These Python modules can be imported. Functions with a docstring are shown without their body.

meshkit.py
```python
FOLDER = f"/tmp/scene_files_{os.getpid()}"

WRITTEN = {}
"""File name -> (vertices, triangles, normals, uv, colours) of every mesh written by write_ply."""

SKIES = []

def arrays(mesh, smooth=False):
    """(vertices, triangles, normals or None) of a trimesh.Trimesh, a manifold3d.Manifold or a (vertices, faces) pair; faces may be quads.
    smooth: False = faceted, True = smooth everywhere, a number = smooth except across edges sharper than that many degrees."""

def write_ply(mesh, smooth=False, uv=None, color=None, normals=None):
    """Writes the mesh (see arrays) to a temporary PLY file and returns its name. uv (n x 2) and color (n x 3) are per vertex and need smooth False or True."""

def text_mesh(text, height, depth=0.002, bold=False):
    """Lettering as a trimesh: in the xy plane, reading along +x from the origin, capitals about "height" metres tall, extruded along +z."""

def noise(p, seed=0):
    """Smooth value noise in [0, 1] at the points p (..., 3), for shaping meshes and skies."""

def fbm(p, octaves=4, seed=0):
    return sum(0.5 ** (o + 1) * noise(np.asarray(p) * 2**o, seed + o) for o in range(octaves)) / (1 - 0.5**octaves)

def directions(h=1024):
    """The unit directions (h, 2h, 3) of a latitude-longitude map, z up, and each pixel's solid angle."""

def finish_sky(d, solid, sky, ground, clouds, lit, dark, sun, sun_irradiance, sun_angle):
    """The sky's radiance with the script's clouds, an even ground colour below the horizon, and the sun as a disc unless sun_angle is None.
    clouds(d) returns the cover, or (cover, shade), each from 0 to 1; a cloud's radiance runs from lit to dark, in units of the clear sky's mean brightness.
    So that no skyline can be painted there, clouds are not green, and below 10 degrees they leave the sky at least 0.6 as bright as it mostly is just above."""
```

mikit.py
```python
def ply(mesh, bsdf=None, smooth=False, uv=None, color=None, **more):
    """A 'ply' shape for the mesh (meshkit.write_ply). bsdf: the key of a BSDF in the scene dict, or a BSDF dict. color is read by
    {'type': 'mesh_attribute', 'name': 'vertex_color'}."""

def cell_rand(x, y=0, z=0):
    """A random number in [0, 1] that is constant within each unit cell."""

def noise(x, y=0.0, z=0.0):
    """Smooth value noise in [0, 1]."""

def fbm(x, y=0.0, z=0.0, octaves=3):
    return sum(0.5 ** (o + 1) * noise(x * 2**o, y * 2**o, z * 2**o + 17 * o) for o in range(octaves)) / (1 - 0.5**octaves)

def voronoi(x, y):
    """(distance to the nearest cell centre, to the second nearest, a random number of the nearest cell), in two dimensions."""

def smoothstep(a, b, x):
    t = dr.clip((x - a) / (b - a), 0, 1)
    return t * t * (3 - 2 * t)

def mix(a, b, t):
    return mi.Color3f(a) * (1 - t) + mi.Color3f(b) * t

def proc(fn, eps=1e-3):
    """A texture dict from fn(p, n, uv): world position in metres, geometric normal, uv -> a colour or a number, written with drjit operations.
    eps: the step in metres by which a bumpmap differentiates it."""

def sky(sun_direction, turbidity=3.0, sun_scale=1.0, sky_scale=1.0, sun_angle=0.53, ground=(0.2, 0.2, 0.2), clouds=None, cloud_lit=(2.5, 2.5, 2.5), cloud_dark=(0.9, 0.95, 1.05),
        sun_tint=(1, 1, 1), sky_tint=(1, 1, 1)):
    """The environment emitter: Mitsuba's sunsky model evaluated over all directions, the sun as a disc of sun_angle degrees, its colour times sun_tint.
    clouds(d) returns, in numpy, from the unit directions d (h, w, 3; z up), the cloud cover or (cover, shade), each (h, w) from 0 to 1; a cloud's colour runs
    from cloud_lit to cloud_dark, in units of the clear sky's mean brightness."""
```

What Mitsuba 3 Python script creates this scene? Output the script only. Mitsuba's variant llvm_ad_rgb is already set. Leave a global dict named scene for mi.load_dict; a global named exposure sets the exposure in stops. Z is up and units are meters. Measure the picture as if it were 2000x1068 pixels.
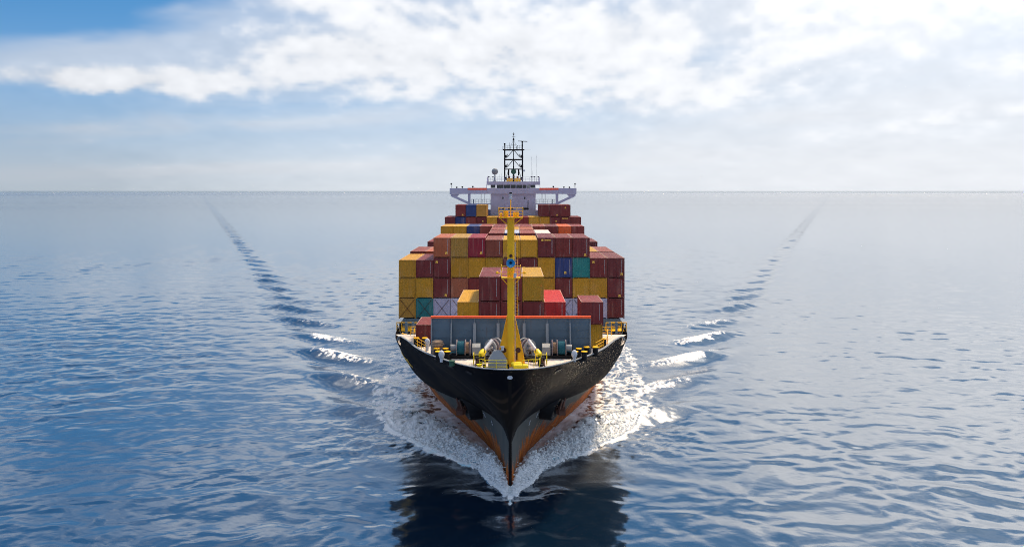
import math, random
import numpy as np
import trimesh
import drjit as dr
import mitsuba as mi
import mikit, meshkit
from mikit import noise, fbm, smoothstep, mix
from scipy.interpolate import PchipInterpolator

T = mi.ScalarTransform4f
rng = np.random.default_rng(7)
scene, labels = {}, {}
DEG = math.pi / 180

# ------------------------------------------------------------------ camera, sky, exposure
H = 31.8                                            # a drone, 32 m above the sea, 83 m ahead of the bow
EYE = [0.5, 0.0, H]
YAW = 0.205 * DEG                                   # the lens points a touch to the left of the ship's axis
scene['camera'] = {
    'type': 'perspective', 'fov': 61.83, 'fov_axis': 'x', 'near_clip': 1.0, 'far_clip': 200000.0,
    'principal_point_offset_y': 0.149,
    'to_world': T().look_at(origin=EYE, target=[EYE[0] - math.sin(YAW), math.cos(YAW), H], up=[0, 0, 1]),
}
exposure = 1.78
SUN_AZ, SUN_EL = 36 * DEG, 56 * DEG                 # high, behind the ship and to the right
SUN = [math.cos(SUN_EL) * math.sin(SUN_AZ), math.cos(SUN_EL) * math.cos(SUN_AZ), math.sin(SUN_EL)]


def np_smooth(a, b, x):
    t = np.clip((x - a) / (b - a), 0, 1)
    return t * t * (3 - 2 * t)


def clouds(d):
    """Cover and shade for each direction; the two sides are blended behind the camera so that the sky closes without a seam."""
    az = np.degrees(np.arctan2(d[..., 0], d[..., 1]))
    w = 0.5 * np_smooth(70, 180, np.abs(az))
    a, b = cloud_field(d, az), cloud_field(d, -az)
    return a[0] * (1 - w) + b[0] * w, a[1] * (1 - w) + b[1] * w


def cloud_field(d, az):
    """Broken bright cloud on a hazy sky."""
    el = np.degrees(np.arcsin(np.clip(d[..., 2], -1, 1)))
    e = np.maximum(el, 0.0)
    # streaky angular coordinates, the layer flattening towards the horizon
    v = 9.0 * np.log1p(e / 5.0)
    warp = meshkit.fbm(np.stack([az * 0.10, v * 0.30, np.full_like(az, 3.1)], -1), 4, 5) - 0.5
    puff = meshkit.fbm(np.stack([az * 0.30 + 1.8 * warp, v * 0.95 + 1.4 * warp, np.full_like(az, 0.4)], -1), 6, 11)
    curl = meshkit.fbm(np.stack([az * 0.75 + 2.2 * warp, v * 2.1 + 1.6 * warp, np.full_like(az, 9.4)], -1), 5, 31)
    veil = meshkit.fbm(np.stack([az * 0.07 + 1.3 * warp, v * 0.60 - az * 0.035, np.full_like(az, 7.7)], -1), 5, 23)

    def blob(a0, e0, sa, se, k=0.0):
        return np.exp(-((az - a0) / sa) ** 2 - ((el - e0 - k * (az - a0)) / se) ** 2)

    bank = 1.15 * blob(-10, 8.8, 13, 3.0) + 0.8 * blob(5, 10.4, 9, 3.0) + 1.25 * blob(-26, 6.8, 7.5, 1.0) + 0.7 * blob(12, 6.6, 12, 1.6, 0.06)
    bank += 1.0 * blob(30, 13.5, 20, 5.0) + 0.55 * blob(27, 4.2, 9, 1.0, 0.1) + 0.7 * blob(-12, 12.6, 9, 1.1)
    bank -= 0.8 * blob(-30, 10.8, 9, 3.4) + 0.6 * blob(-10, 14.6, 9, 1.3) + 0.40 * blob(1.5, 11.6, 2.6, 0.9)
    over = np_smooth(16, 28, el)                    # overhead: scattered cloud over blue
    bank = bank + 0.12 * np_smooth(12.5, 17, el) + 0.30 * blob(-26, 18.5, 18, 3.6)
    ov2 = np_smooth(33, 50, el)  # bright cloud high out of view, added to lift the ambient light
    bank = bank * (1 - over) + over * 0.22 + ov2 * 0.34
    cover = np_smooth(0.46, 0.86, 0.25 + 0.60 * bank + 1.05 * (puff - 0.5) + 0.75 * (curl - 0.5))
    thin = 0.60 * np_smooth(0.40, 0.75, veil + 0.10 * bank)
    hazy = 0.93 * np.exp(-(e / (6.0 + 2.0 * np_smooth(-25, 5, az))) ** 1.8) * (0.88 + 0.12 * np_smooth(-35, 10, az))
    right = 0.75 * np_smooth(-4, 24, az) * (1 - np_smooth(15, 25, el))
    cover = 1 - (1 - cover) * (1 - thin * (1 - 0.5 * over)) * (1 - hazy) * (1 - right)
    # how bright the cloud stands: thin veils glow towards the sun, low haze and bellies are duller
    sun_gap = np.degrees(np.arccos(np.clip(d @ np.asarray(SUN), -1, 1)))
    aureole = np.exp(-(sun_gap / 16.0) ** 2) + 0.05 * np.exp(-(sun_gap / 34.0) ** 2)
    cover = 1 - (1 - cover) * (1 - 0.85 * np.exp(-(sun_gap / 17.0) ** 2))
    lit = 0.118 + 0.10 * np_smooth(9, 20, e) + 0.05 * np.clip(bank, 0, 1) + (0.16 * (puff - 0.5) + 0.17 * (curl - 0.5)) * np.clip(0.35 + bank, 0, 1) - 0.15 * np.exp(-(e / 7.0) ** 2) * np_smooth(-8, -34, az) + 0.03 * np_smooth(-5, 25, az)
    lit += 0.42 * ov2
    lit += 0.75 * aureole + 0.10 * blob(30, 13.5, 9, 5)
    return np.clip(cover, 0, 0.985), np.clip(1 - lit, 0, 1)


scene['sky'] = mikit.sky(SUN, turbidity=3.0, sun_scale=0.92, sun_angle=6.0, sun_tint=(1.0, 0.92, 0.79), ground=(0.05, 0.09, 0.13), clouds=clouds, cloud_lit=(12.2, 12.05, 11.9), cloud_dark=(2.55, 2.70, 2.95), sky_scale=1.0, sky_tint=(0.29, 0.69, 0.88))


# ------------------------------------------------------------------ helpers
def numbered(key):
    if key not in scene and key not in labels:
        return key
    n = 1
    while f'{key}_{n:03d}' in scene or f'{key}_{n:03d}' in labels:
        n += 1
    return f'{key}_{n:03d}'


def tag(key, label, category=None, group=None, kind=None):
    labels[key] = {k: v for k, v in (('label', label), ('category', category), ('group', group), ('kind', kind)) if v}
    return key


def obj(name, mesh, bsdf, parent=None, smooth=False, **more):
    if hasattr(mesh, 'build'):
        mesh = mesh.build()
    key = numbered((parent + '__' if parent else '') + name)
    scene[key] = mikit.ply(mesh, bsdf, smooth=smooth, **more)
    return key


def thing(name, label, category, group=None):
    key = numbered(name)
    return tag(key, label, category, group)


def frame_of(t):
    t = np.asarray(t, float) / np.linalg.norm(t)
    a = np.cross(t, [0, 0, 1.0] if abs(t[2]) < 0.9 else [1.0, 0, 0])
    a /= np.linalg.norm(a)
    return t, a, np.cross(t, a)


class MB:
    """Collects simple solids into one mesh."""

    def __init__(self):
        self.v, self.f, self.n = [], [], 0

    def add(self, v, f):
        v, f = np.asarray(v, float), np.asarray(f, int)
        if f.shape[1] == 4:
            f = np.vstack([f[:, [0, 1, 2]], f[:, [0, 2, 3]]])
        self.v.append(v)
        self.f.append(f + self.n)
        self.n += len(v)
        return self

    def box(self, x0, x1, y0, y1, z0, z1):
        v = np.array([[x, y, z] for z in (z0, z1) for y in (y0, y1) for x in (x0, x1)], float)
        return self.add(v, [[0, 2, 3, 1], [4, 5, 7, 6], [0, 1, 5, 4], [2, 6, 7, 3], [0, 4, 6, 2], [1, 3, 7, 5]])

    def bar(self, p, q, r=0.03, sides=6, r2=None):
        p, q = np.asarray(p, float), np.asarray(q, float)
        t, a, b = frame_of(q - p)
        ang = np.arange(sides) * 2 * np.pi / sides + np.pi / sides
        ring = np.cos(ang)[:, None] * a + np.sin(ang)[:, None] * b
        v = np.vstack([p + ring * r, q + ring * (r if r2 is None else r2), [p], [q]])
        i = np.arange(sides)
        j = (i + 1) % sides
        f = np.vstack([np.c_[i, j, j + sides], np.c_[i, j + sides, i + sides], np.c_[j, i, 0 * i + 2 * sides], np.c_[i + sides, j + sides, 0 * i + 2 * sides + 1]])
        return self.add(v, f)

    def beam(self, p, q, w, h):
        """A rectangular beam from p to q: w across, h in height."""
        p, q = np.asarray(p, float), np.asarray(q, float)
        t, a, b = frame_of(q - p)
        c = np.array([a * w / 2 + b * h / 2, -a * w / 2 + b * h / 2, -a * w / 2 - b * h / 2, a * w / 2 - b * h / 2])
        return self.add(np.vstack([p + c, q + c]), [[0, 1, 2, 3], [7, 6, 5, 4], [0, 4, 5, 1], [1, 5, 6, 2], [2, 6, 7, 3], [3, 7, 4, 0]])

    def lathe(self, profile, origin=(0, 0, 0), axis=(0, 0, 1), sides=16):
        """profile: (radius, distance along the axis) points."""
        t, a, b = frame_of(axis)
        ang = np.arange(sides) * 2 * np.pi / sides
        ring = np.cos(ang)[:, None] * a + np.sin(ang)[:, None] * b
        v = np.vstack([np.asarray(origin) + t * z + ring * max(r, 1e-4) for r, z in profile])
        f = []
        for k in range(len(profile) - 1):
            for i in range(sides):
                j = (i + 1) % sides
                f.append([k * sides + i, k * sides + j, (k + 1) * sides + j, (k + 1) * sides + i])
        return self.add(v, f)

    def prism(self, pts, a0, a1, axis=1):
        """A polygon (convex) extruded along a world axis; pts in the other two axes."""
        n = len(pts)
        rest = [k for k in range(3) if k != axis]
        v = np.zeros((2 * n, 3))
        for s, a in enumerate((a0, a1)):
            v[s * n:(s + 1) * n, axis] = a
            v[s * n:(s + 1) * n, rest[0]] = [p[0] for p in pts]
            v[s * n:(s + 1) * n, rest[1]] = [p[1] for p in pts]
        f = [[0, k, k + 1] for k in range(1, n - 1)] + [[n, n + k + 1, n + k] for k in range(1, n - 1)]
        for k in range(n):
            j = (k + 1) % n
            f += [[k, j, n + j], [k, n + j, n + k]]
        m = trimesh.Trimesh(v, f, process=False)
        m.fix_normals()
        return self.add(m.vertices, m.faces)

    def mesh(self, m):
        return self.add(m.vertices, m.faces)

    def sphere(self, c, r, sub=2, scale=(1, 1, 1)):
        m = trimesh.creation.icosphere(sub, r)
        return self.add(m.vertices * np.asarray(scale) + np.asarray(c), m.faces)

    def rail(self, pts, h=1.05, step=1.5, r=0.028, bars=3):
        """A ship's railing along a polyline of deck points."""
        pts = [np.asarray(p, float) for p in pts]
        up = np.array([0, 0, 1.0])
        for p, q in zip(pts[:-1], pts[1:]):
            n = max(1, round(np.linalg.norm(q - p) / step))
            for k in range(n + 1):
                c = p + (q - p) * k / n
                self.bar(c, c + up * h, r, 5)
            for b in range(bars):
                z = up * h * (b + 1) / bars
                self.bar(p + z, q + z, r * 0.9, 5)
        return self

    def build(self):
        return trimesh.Trimesh(np.vstack(self.v), np.vstack(self.f), process=False)


# ------------------------------------------------------------------ materials
def rgb(*c):
    return {'type': 'rgb', 'value': list(c)}


def paint(key, color, rough=0.45, metallic=0.0, spec=0.5, grime=0.35, scale=1.0):
    """Ship's paint with uneven tone, streaks and a little rust."""
    c = np.array(color, float)

    def fn(p, n, uv):
        t = fbm(p.x * 0.7 * scale, p.y * 0.7 * scale, p.z * 0.5 * scale, 3)
        s = noise(p.x * 5.0 * scale, p.y * 5.0 * scale, p.z * 0.35 * scale)
        col = mi.Color3f(*[float(v) for v in c]) * (1.0 + grime * (t - 0.5) * 1.3)
        rust = smoothstep(0.74, 0.95, s) * smoothstep(0.45, 0.75, t) * grime
        return mix(col, mi.Color3f(0.12, 0.055, 0.03), rust)

    scene[key] = {'type': 'twosided', 'bsdf': {'type': 'principled', 'base_color': mikit.proc(fn), 'roughness': rough, 'metallic': metallic, 'specular': spec}}


def plain(key, color, rough=0.5, metallic=0.0, spec=0.5):
    scene[key] = {'type': 'twosided', 'bsdf': {'type': 'principled', 'base_color': rgb(*color), 'roughness': rough, 'metallic': metallic, 'specular': spec}}


paint('yellow_paint', (0.95, 0.50, 0.010), 0.45, spec=0.3)
paint('grey_paint', (0.105, 0.160, 0.215), 0.5, spec=0.3)
paint('white_paint', (0.42, 0.42, 0.56), 0.45, grime=0.2)
paint('deck_paint', (0.52, 0.47, 0.43), 0.75, grime=0.55)
paint('steel_grey', (0.24, 0.265, 0.29), 0.5)
paint('rusty_iron', (0.075, 0.024, 0.014), 0.8, grime=0.9)
plain('bright_yellow', (0.85, 0.66, 0.01), 0.4)
plain('black_paint', (0.009, 0.010, 0.013), 0.5, spec=0.15)
plain('orange_paint', (0.95, 0.12, 0.03), 0.45)
plain('dark_glass', (0.02, 0.03, 0.035), 0.12)
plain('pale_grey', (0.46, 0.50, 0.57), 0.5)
plain('rope_blue', (0.012, 0.11, 0.16), 0.9)
plain('rope_brown', (0.30, 0.21, 0.15), 0.95)
plain('rope_grey', (0.22, 0.19, 0.21), 0.95)
plain('green_paint', (0.015, 0.08, 0.05), 0.5)
plain('horn_blue', (0.03, 0.27, 0.55), 0.4)
plain('gold_print', (0.80, 0.50, 0.08), 0.6)
plain('lit_bar_paint', (0.42, 0.40, 0.42), 0.45, 0.3)
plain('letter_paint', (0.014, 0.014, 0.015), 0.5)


def hull_fn(p, n, uv):
    """Black topsides, a grey belt, rust coming up from the waterline."""
    t = fbm(p.y * 0.5, p.x * 0.5, p.z * 0.12, 3)
    streak = noise(p.y * 2.6 + p.x * 1.5, 0.0, p.z * 0.10)
    fine = noise(p.y * 7.5 + p.x * 4.0, 3.0, p.z * 0.22)
    black = mix(mi.Color3f(0.003, 0.004, 0.008), mi.Color3f(0.014, 0.012, 0.011), smoothstep(0.35, 0.7, t))
    grey = mix(mi.Color3f(0.060, 0.075, 0.080), mi.Color3f(0.125, 0.118, 0.105), t)
    rust = mix(mi.Color3f(0.42, 0.13, 0.022), mi.Color3f(0.23, 0.050, 0.016), smoothstep(0.3, 0.7, fine))
    rust = mix(rust, mi.Color3f(0.42, 0.33, 0.24), smoothstep(0.68, 0.85, fine) * 0.6)
    col = mix(grey, black, smoothstep(5.9, 6.05, p.z))
    col = mix(col, mi.Color3f(0.17, 0.10, 0.06), 0.16 * smoothstep(0.72, 0.9, streak) * smoothstep(3.0, 7.0, p.z))
    edge = 2.95 + 2.8 * (streak - 0.5) + 1.6 * (fine - 0.5)
    col = mix(rust, col, smoothstep(-0.25, 0.25, p.z - edge))
    bar = smoothstep(0.22, 0.12, dr.abs(p.x)) * smoothstep(94.0, 92.0, p.y)   # a near-black band down the stem bar to the water
    return mix(col, mi.Color3f(0.012, 0.011, 0.012), bar * smoothstep(-0.3, 1.0, p.z))


scene['hull_paint'] = {'type': 'twosided', 'bsdf': {'type': 'principled', 'base_color': mikit.proc(hull_fn), 'roughness': 0.65, 'specular': 0.05}}


def wear_and_lit_roof(p, n, uv):
    """Dust and salt settled on roofs, lightened further to look sunlit, streaks of rust on ends."""
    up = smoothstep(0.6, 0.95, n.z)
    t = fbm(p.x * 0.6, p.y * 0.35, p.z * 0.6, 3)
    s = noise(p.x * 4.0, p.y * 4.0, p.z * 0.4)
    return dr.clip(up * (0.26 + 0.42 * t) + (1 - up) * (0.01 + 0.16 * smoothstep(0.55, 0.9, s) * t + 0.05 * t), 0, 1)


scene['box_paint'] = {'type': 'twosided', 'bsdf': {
    'type': 'blendbsdf', 'weight': mikit.proc(wear_and_lit_roof),
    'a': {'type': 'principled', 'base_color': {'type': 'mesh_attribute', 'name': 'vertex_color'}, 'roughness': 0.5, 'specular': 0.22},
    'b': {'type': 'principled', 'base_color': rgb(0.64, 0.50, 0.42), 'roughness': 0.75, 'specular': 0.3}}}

# ------------------------------------------------------------------ the sea
K_LEN = 14.0                                        # wavelength of the diverging waves
K_DIR = 35.3 * DEG
X0, Y0, K_TAN = 20.0, 121.0, 0.370


def arm(x, y, m):
    """(height factor, crest value, envelope) of the V-shaped wake; m is numpy or drjit."""
    ax = m.abs(x)
    u = ax - (X0 + K_TAN * (y - Y0))                # distance outside the arm's axis
    along = m.maximum(y - 108.0, 0.0)
    k = 2 * math.pi / K_LEN
    phase = k * (-(ax - X0) * math.sin(K_DIR) + (y - Y0) * math.cos(K_DIR)) * -1.0 + 0.5 * m.sin(along * 0.043 + (x > 0) * 1.7) if m is np else \
        k * (-(ax - X0) * math.sin(K_DIR) + (y - Y0) * math.cos(K_DIR)) * -1.0 + 0.5 * m.sin(along * 0.043 + m.select(x > 0, 1.7, 0.0))
    wide = 6.0 - 2.2 * m.minimum(along * (1 / 500.0), 1.0)
    where = (lambda c, a, b: np.where(c, a, b)) if m is np else m.select
    e = u / where(u > 0, wide * 0.75, wide * 1.25)
    env = m.exp(-e * e) * m.minimum(along / 14.0, 1.0)
    amp = 0.55 * m.exp(-along * (1 / 160.0)) + 0.30
    side = where(x > 0, 1.0, -1.0)
    amp = amp * (0.95 + 0.22 * m.sin(along * 0.081 + 2.1 * side) + 0.20 * m.sin(along * 0.173 + 4.0 * side + 1.0))
    c = m.cos(phase)
    return env * amp * (c + 0.22 * m.cos(2 * phase)), c, env, u


def hb_wl(y):
    return np.interp(y, [88.5, 90, 93.7, 103, 108.4, 116, 125, 140, 160, 300], [0, .12, .9, 1.9, 3.3, 6, 9.2, 13.5, 16.1, 16.1])


NW = 90
w_len = np.exp(rng.uniform(np.log(1.6), np.log(12.0), NW))
w_k = 2 * np.pi / w_len
w_dir = rng.normal(0.10, 0.80, NW)
w_ph = rng.uniform(0, 2 * np.pi, NW)
w_slope = 0.043 * np.sqrt(2 / NW) * np.where(w_len > 7, 0.8, 1.1)


def dr_of(r):
    return 0.13 + 0.65e-5 * np.maximum(r, 40) ** 2


def bow_rise(x, y):
    """The water pushed up round the stem and thrown aside along the bow."""
    ax = np.abs(x)
    front = np.interp(y, [89, 92.5, 97, 100, 102.5, 106, 110, 115, 122, 130], [0, 2.0, 3.4, 5.6, 7.7, 10.3, 12.8, 15.8, 18.5, 21])
    side = hb_wl(y)
    t = (ax - side) / np.maximum(front - side, 0.5)
    ridge = np.exp(-((t - 0.55) / 0.42) ** 2) * np_smooth(88.5, 92, y) * np_smooth(134, 106, y)
    climb = 1.35 * np.exp(-np.maximum(ax - side, 0) / 0.9) * np_smooth(88.7, 90.2, y) * np_smooth(108, 92, y)
    r = np.hypot(x / 1.25, y - 91.0)
    cushion = 0.30 * np.exp(-((r - 4.2) / 1.3) ** 2) * np_smooth(93, 89, y)
    return 1.35 * ridge + climb + cushion


def sea_height(x, y):
    r = np.hypot(x, y)
    d = dr_of(r)
    h = np.zeros_like(x)
    calm = 0.55 + 0.95 * np_smooth(0.25, 0.75, meshkit.fbm(np.stack([x / 45, y / 80, 0 * x], -1), 4, 3))
    wx = 5.0 * (meshkit.fbm(np.stack([x / 9, y / 9, 0 * x + 5], -1), 3, 41) - 0.5)
    wy = 5.0 * (meshkit.fbm(np.stack([x / 9, y / 9, 0 * x + 9], -1), 3, 42) - 0.5)
    for k, L, a, ph, s in zip(w_k, w_len, w_dir, w_ph, w_slope):
        fade = np_smooth(2.6, 5.5, L / d)
        live = fade > 0
        h[live] += (s / k * fade[live]) * np.sin(k * ((x + wx)[live] * np.sin(a) + (y + wy)[live] * np.cos(a)) + ph)
    h *= calm
    kel, c, env, u = arm(x, y, np)
    h += kel * np_smooth(3.6, 6.5, K_LEN / d)
    # churned water beside the hull
    ax = np.abs(x)
    inner = np_smooth(30, 16, ax - 0.02 * (y - 125)) * np_smooth(96, 112, y) * np_smooth(420, 150, y)
    tur = meshkit.fbm(np.stack([x * 0.42, y * 0.42, 0 * x], -1), 4, 9) - 0.5
    h += inner * tur * 0.75 * np_smooth(3.0, 6.0, 2.4 / d * 2)
    h += bow_rise(x, y) * (1 + 0.9 * (meshkit.fbm(np.stack([x * 0.9, y * 0.9, 0 * x], -1), 4, 4) - 0.5))
    return h


r = [6.0]
while r[-1] < 34000:
    step = dr_of(r[-1]) if r[-1] > 66 else 4.0
    r.append(r[-1] + min(max(step, 0.1), r[-1] * 0.12 if r[-1] > 500 else 1e9))
r = np.array(r)
th = np.concatenate([np.linspace(-36.5, 36.5, 731), np.linspace(36.5, 323.5, 120)[1:-1]]) * DEG
R, TH = np.meshgrid(r, th, indexing='ij')
SX, SY = R * np.sin(TH), R * np.cos(TH)
SZ = sea_height(SX, SY)
nr, nt = R.shape
i, j = np.meshgrid(np.arange(nr - 1), np.arange(nt), indexing='ij')
a, b = i * nt + j, i * nt + (j + 1) % nt
quads = np.stack([a, b, b + nt, a + nt], -1).reshape(-1, 4)
sea_v = np.stack([SX, SY, SZ], -1).reshape(-1, 3)
cap = np.array([[nt - 1 - q, 0, 0] for q in range(0)])
sea_f = np.vstack([quads[:, [0, 1, 2]], quads[:, [0, 2, 3]]])
centre = len(sea_v)
sea_v = np.vstack([sea_v, [[0, 0, 0]]])
q = np.arange(nt)
sea_f = np.vstack([sea_f, np.c_[(q + 1) % nt, q, np.full(nt, centre)]])
sea_uv = sea_v[:, :2].copy()                        # so that the ripples are measured in metres


def ripples(p, n, uv):
    """Fine ripples everywhere; the waves that the mesh leaves out far away."""
    x, y = p.x, p.y
    rr = dr.sqrt(x * x + y * y)
    patch = smoothstep(0.30, 0.70, fbm(x / 90.0, y / 160.0, 2.0, 2))
    right = smoothstep(-20.0, 120.0, x)
    h = 0.007 * (0.45 + 0.8 * patch + 0.5 * right) * (noise(x * 1.35 + 0.3 * y, y * 1.9, 1.0) + 0.5 * noise(x * 2.9, y * 3.7, 5.0))
    h *= 1.0 - smoothstep(180.0, 650.0, rr)
    far = smoothstep(140.0, 420.0, rr)
    h += 0.003 * far * (1.0 - 0.6 * smoothstep(500.0, 1800.0, rr)) * (0.6 + 0.8 * patch) * (noise(x * 0.42, y * 0.55, 3.0) + 0.5 * noise(x * 0.9 + 0.2 * y, y * 1.1, 4.0))
    kel, c, env, u = arm(x, y, dr)
    h += 0.85 * kel * smoothstep(420.0, 680.0, rr)
    return h


def foam_fn(p, n, uv):
    """Where the sea is broken: beside the bow, along the hull and on the first crests of the wake."""
    x, y = p.x, p.y
    ax = dr.abs(x)
    wx = fbm(x * 0.30, y * 0.30, 1.0, 3) - 0.5
    # front of the foam: distance outside it, along the bow
    f1 = dr.select(y < 97.0, (y - 88.9) * 0.40, dr.select(y < 115.0, 3.3 + (y - 97.0) * 0.78 - 0.012 * dr.square(y - 106.0) + 0.97, dr.select(y < 128.0, 17.3 + (y - 115.0) * 0.33, 21.6 + dr.minimum(y - 128.0, 40.0) * 0.06)))
    f1 = f1 - dr.maximum(y - 190.0, 0.0) * 0.020
    inside = smoothstep(0.7, -0.8, ax - f1 - 2.2 * wx)
    fresh = smoothstep(135.0, 100.0, y)
    old = smoothstep(420.0, 150.0, y)
    edge = dr.exp(-dr.square((f1 - ax) / 2.6)) * smoothstep(134.0, 118.0, y)
    hw = dr.select(y < 103.0, (y - 89.0) * 0.135, dr.select(y < 125.0, 1.9 + (y - 103.0) * 0.33, 9.2 + dr.minimum(y - 125.0, 25.0) * 0.27))
    hug = dr.exp(-dr.maximum(ax - hw, 0.0) / 2.2) * smoothstep(150.0, 120.0, y)
    dens = inside * (0.46 + 0.22 * fresh + 0.46 * smoothstep(114.0, 100.0, y) + 0.34 * edge + 0.40 * hug) * (0.2 + 0.8 * old)
    lace = 1.0 - dr.abs(2.0 * fbm(x * 0.85 + 1.2 * wx, y * 0.55 + 1.5 * wx, 2.0, 4) - 1.0) * 2.4
    grain = fbm(x * 2.4, y * 1.7, 5.0, 3)
    w = smoothstep(0.46, 0.90, dens + 0.42 * lace + 0.55 * (grain - 0.5) - 0.06)
    w = dr.select(inside > 0.001, w, 0.0)
    # white water on the crests of the arms
    kel, c, env, u = arm(x, y, dr)
    near = smoothstep(235.0, 190.0, y) * smoothstep(112.0, 124.0, y)
    burst = smoothstep(0.36, 0.62, noise(y * 0.055, dr.select(x > 0, 3.0, 9.0), 2.0))
    crest = (0.55 + 0.6 * burst) * dr.select(x > 0, 1.12, 0.86) * smoothstep(-0.05, 0.85, c) * dr.minimum(1.35 * env, 1.0) * near * smoothstep(2.5, -2.0, u + 6.0 * wx)
    w2 = 0.9 * smoothstep(0.42, 1.0, crest * 0.95 + 1.1 * (grain - 0.5) + 0.55 * (lace - 0.55))
    w2 = w2 * smoothstep(0.05, 0.25, crest)
    return dr.clip(dr.maximum(w, w2), 0.0, 0.97)


def foam_colour(p, n, uv):
    t = fbm(p.x * 0.55, p.y * 0.45, 8.0, 3)
    thin = smoothstep(0.36, 0.68, t) * smoothstep(112.0, 96.0, p.y)  # bluish tint by the bow: thin foam, plus its blue shade painted in
    return mix(mi.Color3f(0.90, 0.91, 0.92), mi.Color3f(0.32, 0.68, 0.82), 0.75 * thin)


def stirred(p, n, uv):
    """The ship's own stir and draught roughen the water round it."""
    rr = dr.sqrt(p.x * p.x + p.y * p.y)
    hw = dr.select(p.y < 103.0, (p.y - 89.0) * 0.135, dr.select(p.y < 125.0, 1.9 + (p.y - 103.0) * 0.33, 9.2 + dr.minimum(p.y - 125.0, 25.0) * 0.27))
    ship_stir = smoothstep(20.0, 9.0, dr.abs(p.x) - dr.maximum(hw, 0.0)) * smoothstep(91.0, 95.5, p.y) * smoothstep(330.0, 220.0, p.y)
    breeze = 0.45 * smoothstep(6800.0, 8800.0, rr) * smoothstep(1200.0, -2500.0, p.x)      # a wind strip along the far left
    breeze += 0.22 * smoothstep(1500.0, 2100.0, rr) * smoothstep(0.55, 0.72, noise(p.x / 2600.0, p.y / 420.0, 6.0))
    return dr.clip(ship_stir + breeze, 0.0, 1.0)


def water(alpha):
    return {'type': 'blendbsdf', 'weight': 0.33,
            'body': {'type': 'roughplastic', 'distribution': 'ggx', 'int_ior': 1.5, 'alpha': alpha, 'nonlinear': False, 'diffuse_reflectance': rgb(0.0006, 0.013, 0.036)},
            'sheen': {'type': 'roughconductor', 'distribution': 'ggx', 'material': 'none', 'alpha': alpha, 'specular_reflectance': rgb(0.93, 0.95, 0.97)}}


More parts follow.
